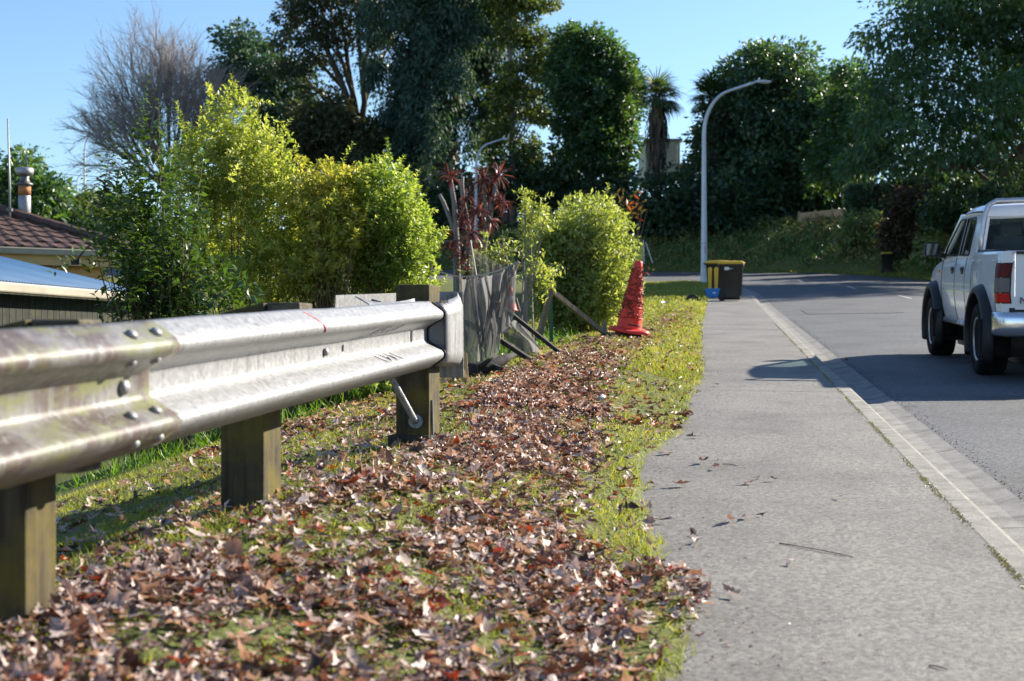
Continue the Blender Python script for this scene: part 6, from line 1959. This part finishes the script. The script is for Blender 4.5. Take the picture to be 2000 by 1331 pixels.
# window outlines on the left side (x, z), rear door then front door
W_R = [(1.00, 1.165), (1.55, 1.165), (1.55, 1.555), (1.10, 1.555), (1.02, 1.50)]
W_F = [(1.665, 1.165), (2.55, 1.165), (2.42, 1.27), (2.06, 1.53), (2.00, 1.555), (1.665, 1.555)]
for sy in (-1, 1):
    mir = lambda p: (p[0], sy * p[1], p[2])
    # side shell = panel with two window openings (built as strips round the openings)
    outer = [(.655, 1.13), (2.72, 1.13), (2.03, 1.60), (.735, 1.60)]
    m = MB()
    def strip(a, b, c_, d):
        ps = [mir(gp(*q)) for q in (a, b, c_, d)]; pi = [mir(gp(q[0], q[1], -.03)) for q in (a, b, c_, d)]
        m.add(ps + pi, [(0, 1, 2, 3), (7, 6, 5, 4), (0, 4, 5, 1), (1, 5, 6, 2), (2, 6, 7, 3), (3, 7, 4, 0)])
    strip((.655, 1.13), (.99, 1.13), (1.01, 1.50), (.735, 1.60))            # C pillar
    strip((1.01, 1.50), (1.10, 1.56), (1.10, 1.60), (.735, 1.60))
    strip((.99, 1.13), (2.72, 1.13), (2.60, 1.163), (.99, 1.163))           # belt
    strip((1.555, 1.163), (1.66, 1.163), (1.66, 1.56), (1.555, 1.56))       # B pillar
    strip((1.10, 1.557), (2.0, 1.557), (2.03, 1.60), (1.10, 1.60))          # cant rail
    m.build('side_frame', M['paint'], ute, False, True)
    MB().beam(mir((2.73, .775, 1.13)), mir((2.02, .68, 1.60)), .05, .045).build('windscreen_pillar', M['paint'], ute, local=True)
    for nm, W_ in (('rear_door_window', W_R), ('front_door_window', W_F)):
        pts = [mir(gp(x, z, -.016)) for x, z in W_]
        o = MB().add(pts, [tuple(range(len(pts)))]).build(nm, M['glass'], ute, False, True)
        pts2 = [mir(gp(x, z, .001)) for x, z in W_]
        MB().tube(pts2 + [pts2[0]], .011, 6).build('window_seal', M['seal'], o, True, True)
    # door seams and handles
    for xs in (.98, 1.61, 2.50):
        pts = [(xs + (.12 * max(0, (.62 - z)) * 4 if xs < 1 else 0), sy * (side_y(z) + .0005), z) for z in (.47, .6, .7, .8, .9, 1.0, 1.1, 1.14)]
        MB().tube(pts, .0035, 4).build('door_seam', M['seal'], ute, True, True)
    for xs in (1.14, 1.76):
        h_ = MB().box((xs, sy * .834, 1.005), (.15, .02, .075)).build('door_handle', M['seal'], ute, local=True, bevel=.006)
        MB().box((xs, sy * .846, 1.018), (.12, .014, .028)).build('pull', M['flare'], h_, local=True, bevel=.004)
    # mirror
    mr = MB().loft([[(2.42 + dx * k, sy * (.95 + dy * k), 1.235 + dz * k) for dx, dy, dz in ((0, -.09, -.075), (0, .075, -.08), (0, .09, -.06), (0, .09, .06), (0, .075, .085), (0, -.085, .085))] for k in (1.0,)] +
                   [[(2.42 + .06, sy * (.95 + dy), 1.235 + dz) for dy, dz in ((-.09, -.075), (.075, -.08), (.09, -.06), (.09, .06), (.075, .085), (-.085, .085))]] +
                   [[(2.42 + .12, sy * (.945 + dy * .6), 1.235 + dz * .6) for dy, dz in ((-.09, -.075), (.075, -.08), (.09, -.06), (.09, .06), (.075, .085), (-.085, .085))]], True, True).build('mirror', M['seal'], ute, False, True)
    MB().box((2.416, sy * .948, 1.24), (.006, .145, .13)).build('mirror_glass', plain('mirror_glass', (.16, .2, .26), .08, 1.0, var=0) if 'mirror_glass' not in bpy.data.materials else bpy.data.materials['mirror_glass'], mr, local=True)
    MB().beam((2.46, sy * .89, 1.18), (2.5, sy * .78, 1.16), .06, .05).build('mirror_arm', M['seal'], mr, local=True)
    MB().box((2.66, sy * .838, .99), (.06, .015, .035)).build('side_repeater', plain('orange_lens', (.7, .2, .02), .2) if 'orange_lens' not in bpy.data.materials else bpy.data.materials['orange_lens'], ute, local=True, bevel=.004)
    # tail lamp, wrapping round the corner
    def lamp(z0, z1, mat, nm, parent):
        rows = []
        for z in np.linspace(z0, z1, 5):
            rows.append([(-.70, sy * (side_y(z) + .004), z), (-.80, sy * (side_y(z) + .006), z), (-.855, sy * (side_y(z) - .008), z), (-.868, sy * (side_y(z) - .03), z), (-.868, sy * (side_y(z) - .105), z)])
        o = MB().loft(rows).build(nm, mat, parent, True, True)
        o.modifiers.new('t', 'SOLIDIFY').thickness = .012
        return o
    tlp = lamp(.715, 1.085, M['seal'], 'tail_lamp', ute)
    def lens(z0, z1, mat):
        rows = []
        for z in np.linspace(z0, z1, 4):
            rows.append([(-.712, sy * (side_y(z) + .011), z), (-.80, sy * (side_y(z) + .013), z), (-.862, sy * (side_y(z) - .003), z), (-.877, sy * (side_y(z) - .03), z), (-.877, sy * (side_y(z) - .092), z)])
        o = MB().loft(rows).build('lens', mat, tlp, True, True)
    lens(.955, 1.078, M['red_lens']); lens(.818, .945, M['clear_lens']); lens(.725, .808, M['bright_red'])
    MB().tube([(-.8, sy * .775, 1.20), (.55, sy * .775, 1.20)], .012, 8).build('tray_rail', M['seal'], ute, True, True)
# fuel flap, tray seams and tie-down hooks
MB().box((.36, .8435, .93), (.17, .004, .15)).build('fuel_flap', M['paint'], ute, local=True, bevel=.012)
for sy in (-1, 1):
    pts = [(-.66, sy * (side_y(z) + .0005), z) for z in (.52, .62, .72, .82, .92, 1.02, 1.1, 1.16)]
    MB().tube(pts, .003, 4).build('panel_seam', M['seal'], ute, True, True)
    pts = [(.64, sy * (side_y(z) - .012), z) for z in (.5, .7, .9, 1.05, 1.14)]
    MB().tube(pts, .011, 5).build('panel_seam', M['seal'], ute, True, True)
    for x in (-.55, .1, .5):
        MB().tube([(x - .03, sy * .826, 1.11), (x - .025, sy * .845, 1.105), (x + .025, sy * .845, 1.105), (x + .03, sy * .826, 1.11)], .006, 6).build('tie_hook', M['paint'], ute, True, True)
    pts = [(x, sy * .8475, .80 + .004 * math.sin(x)) for x in np.linspace(.72, 2.42, 8)]
    MB().tube(pts, .006, 6).build('side_moulding', M['paint'], ute, True, True)
    pts = [(.74, sy * .70, 1.60), (1.3, sy * .70, 1.615), (2.0, sy * .675, 1.595)]
    MB().tube(pts, .008, 6).build('roof_gutter', M['seal'], ute, True, True)
# windscreen and rear window
def pane(nm, pts, seal):
    o = MB().add(pts, [tuple(range(len(pts)))]).build(nm, M['glass'], ute, False, True)
    MB().tube(list(pts) + [pts[0]], seal, 6).build('window_seal', M['seal'], o, True, True)
    return o
pane('windscreen', [(2.72, .74, 1.12), (2.72, -.74, 1.12), (2.03, -.64, 1.59), (2.03, .64, 1.59)], .012)
rw = pane('rear_window', [(.662, .70, 1.19), (.662, -.70, 1.19), (.728, -.635, 1.555), (.728, .635, 1.555)], .014)
m = MB()
m.add([(.652, .785, 1.13), (.652, -.785, 1.13), (.66, -.70, 1.185), (.66, .70, 1.185)], [(0, 1, 2, 3)])
m.add([(.652, .785, 1.13), (.66, .70, 1.185), (.726, .635, 1.56), (.735, .69, 1.60)], [(0, 1, 2, 3)])
m.add([(.652, -.785, 1.13), (.66, -.70, 1.185), (.726, -.635, 1.56), (.735, -.69, 1.60)], [(0, 3, 2, 1)])
m.add([(.735, .69, 1.60), (.726, .635, 1.56), (.726, -.635, 1.56), (.735, -.69, 1.60)], [(0, 1, 2, 3)])
o = m.build('rear_panel', M['paint'], ute, False, True); o.modifiers.new('t', 'SOLIDIFY').thickness = .02
# seats and dash
for x in (1.02, 1.95):
    for y in (-.38, .38):
        MB().loft([rrect(.09, .24, .05, 1.0), rrect(.08, .23, .05, 1.28), rrect(.05, .16, .04, 1.36)], True, True).build('seat_back', M['interior'], ute, False, True).location = (x, y, 0)
        MB().loft([rrect(.045, .12, .03, 1.37), rrect(.05, .125, .03, 1.44), rrect(.035, .10, .03, 1.5)], True, True).build('headrest', M['interior'], ute, False, True).location = (x - .02, y, 0)
MB().box((2.55, 0, 1.12), (.3, 1.4, .12)).build('dashboard', M['interior'], ute, local=True)
m = MB().lathe([(.17, -.012), (.19, 0), (.17, .012)], 20)
m.v = [tuple(Matrix.Rotation(R(-65), 3, 'Y') @ Vector(p) + Vector((2.32, -.38, 1.17))) for p in m.v]
m.build('steering_wheel', M['interior'], ute, False, True)
MB().box((1.4, 0, 1.155), (1.4, 1.5, .02)).build('cabin_floor', M['interior'], ute, local=True)
# steel hoop behind the cab
hp_ = M['chrome'] if False else plain('grey_hoop_steel', (.48, .48, .5), .35, .6)
MB().tube([(.56, .76, 1.19), (.575, .745, 1.35), (.60, .705, 1.58), (.605, .675, 1.66), (.61, .60, 1.705), (.61, 0, 1.715), (.61, -.60, 1.705), (.605, -.675, 1.66), (.60, -.705, 1.58), (.575, -.745, 1.35), (.56, -.76, 1.19)], .026, 10).build('headboard_hoop', hp_, ute, True, True)
for y in (-.3, .3):
    MB().tube([(.565, y, 1.19), (.61, y, 1.71)], .016, 8).build('headboard_bar', hp_, ute, True, True)
MB().tube([(.565, .75, 1.19), (.565, -.75, 1.19)], .018, 8).build('headboard_rail', hp_, ute, True, True)
# tailgate
tg = MB().loft([[(-.868, sgn_ * .70, z) for sgn_ in (1, .5, 0, -.5, -1)] for z in (.66, .70, .9, 1.15, 1.17)] ).build('tailgate', M['paint'], ute, False, True)
tg.modifiers.new('t', 'SOLIDIFY').thickness = .03
MB().box((-.872, 0, 1.175), (.05, 1.4, .025)).build('tailgate_cap', M['seal'], tg, local=True)
MB().box((-.895, 0, 1.02), (.02, .3, .07)).build('tailgate_handle', M['seal'], tg, local=True, bevel=.005)
MB().box((-.85, 0, .645), (.03, 1.5, .06)).build('tailgate_gap', M['seal'], tg, local=True)
tx = bpy.data.curves.new('lettering', 'FONT'); tx.body = 'NAVARA'; tx.size = .085; tx.extrude = .003; tx.space_character = 1.15
to = bpy.data.objects.new('lettering', tx); C.objects.link(to)
bpy.context.view_layer.update()
me = bpy.data.meshes.new_from_object(to.evaluated_get(bpy.context.evaluated_depsgraph_get())); bpy.data.objects.remove(to, do_unlink=True)
lt = link('lettering', me, M['seal'], tg)
lt.matrix_local = Matrix(((0, 0, -1, -.886), (-1, 0, 0, .665), (0, 1, 0, .715), (0, 0, 0, 1)))
# bumper: chrome wrap with a black step
rows = []
for y, xo in ((.86, -.62), (.875, -.72), (.86, -.86), (.80, -.965), (.6, -1.0), (0, -1.01), (-.6, -1.0), (-.80, -.965), (-.86, -.86), (-.875, -.72), (-.86, -.62)):
    rows.append([(xo + .05, y * .97, .41), (xo + .015, y, .44), (xo, y, .50), (xo, y, .58), (xo + .02, y * .995, .635), (xo + .07, y * .96, .64)])
MB().loft(rows).build('rear_bumper', M['chrome'], ute, True, True).modifiers.new('t', 'SOLIDIFY').thickness = .01
MB().box((-.93, 0, .635), (.12, 1.2, .02)).build('bumper_step', M['seal'], ute, local=True)
MB().box((3.78, 0, .60), (.12, 1.55, .28)).build('front_bumper', M['chrome'], ute, local=True, bevel=.03)
for sy in (-1, 1):
    MB().box((3.74, sy * .56, .84), (.08, .34, .16)).build('headlight', M['clear_lens'], ute, local=True, bevel=.02)
MB().box((3.77, 0, .84), (.05, .7, .14)).build('grille', M['seal'], ute, local=True)
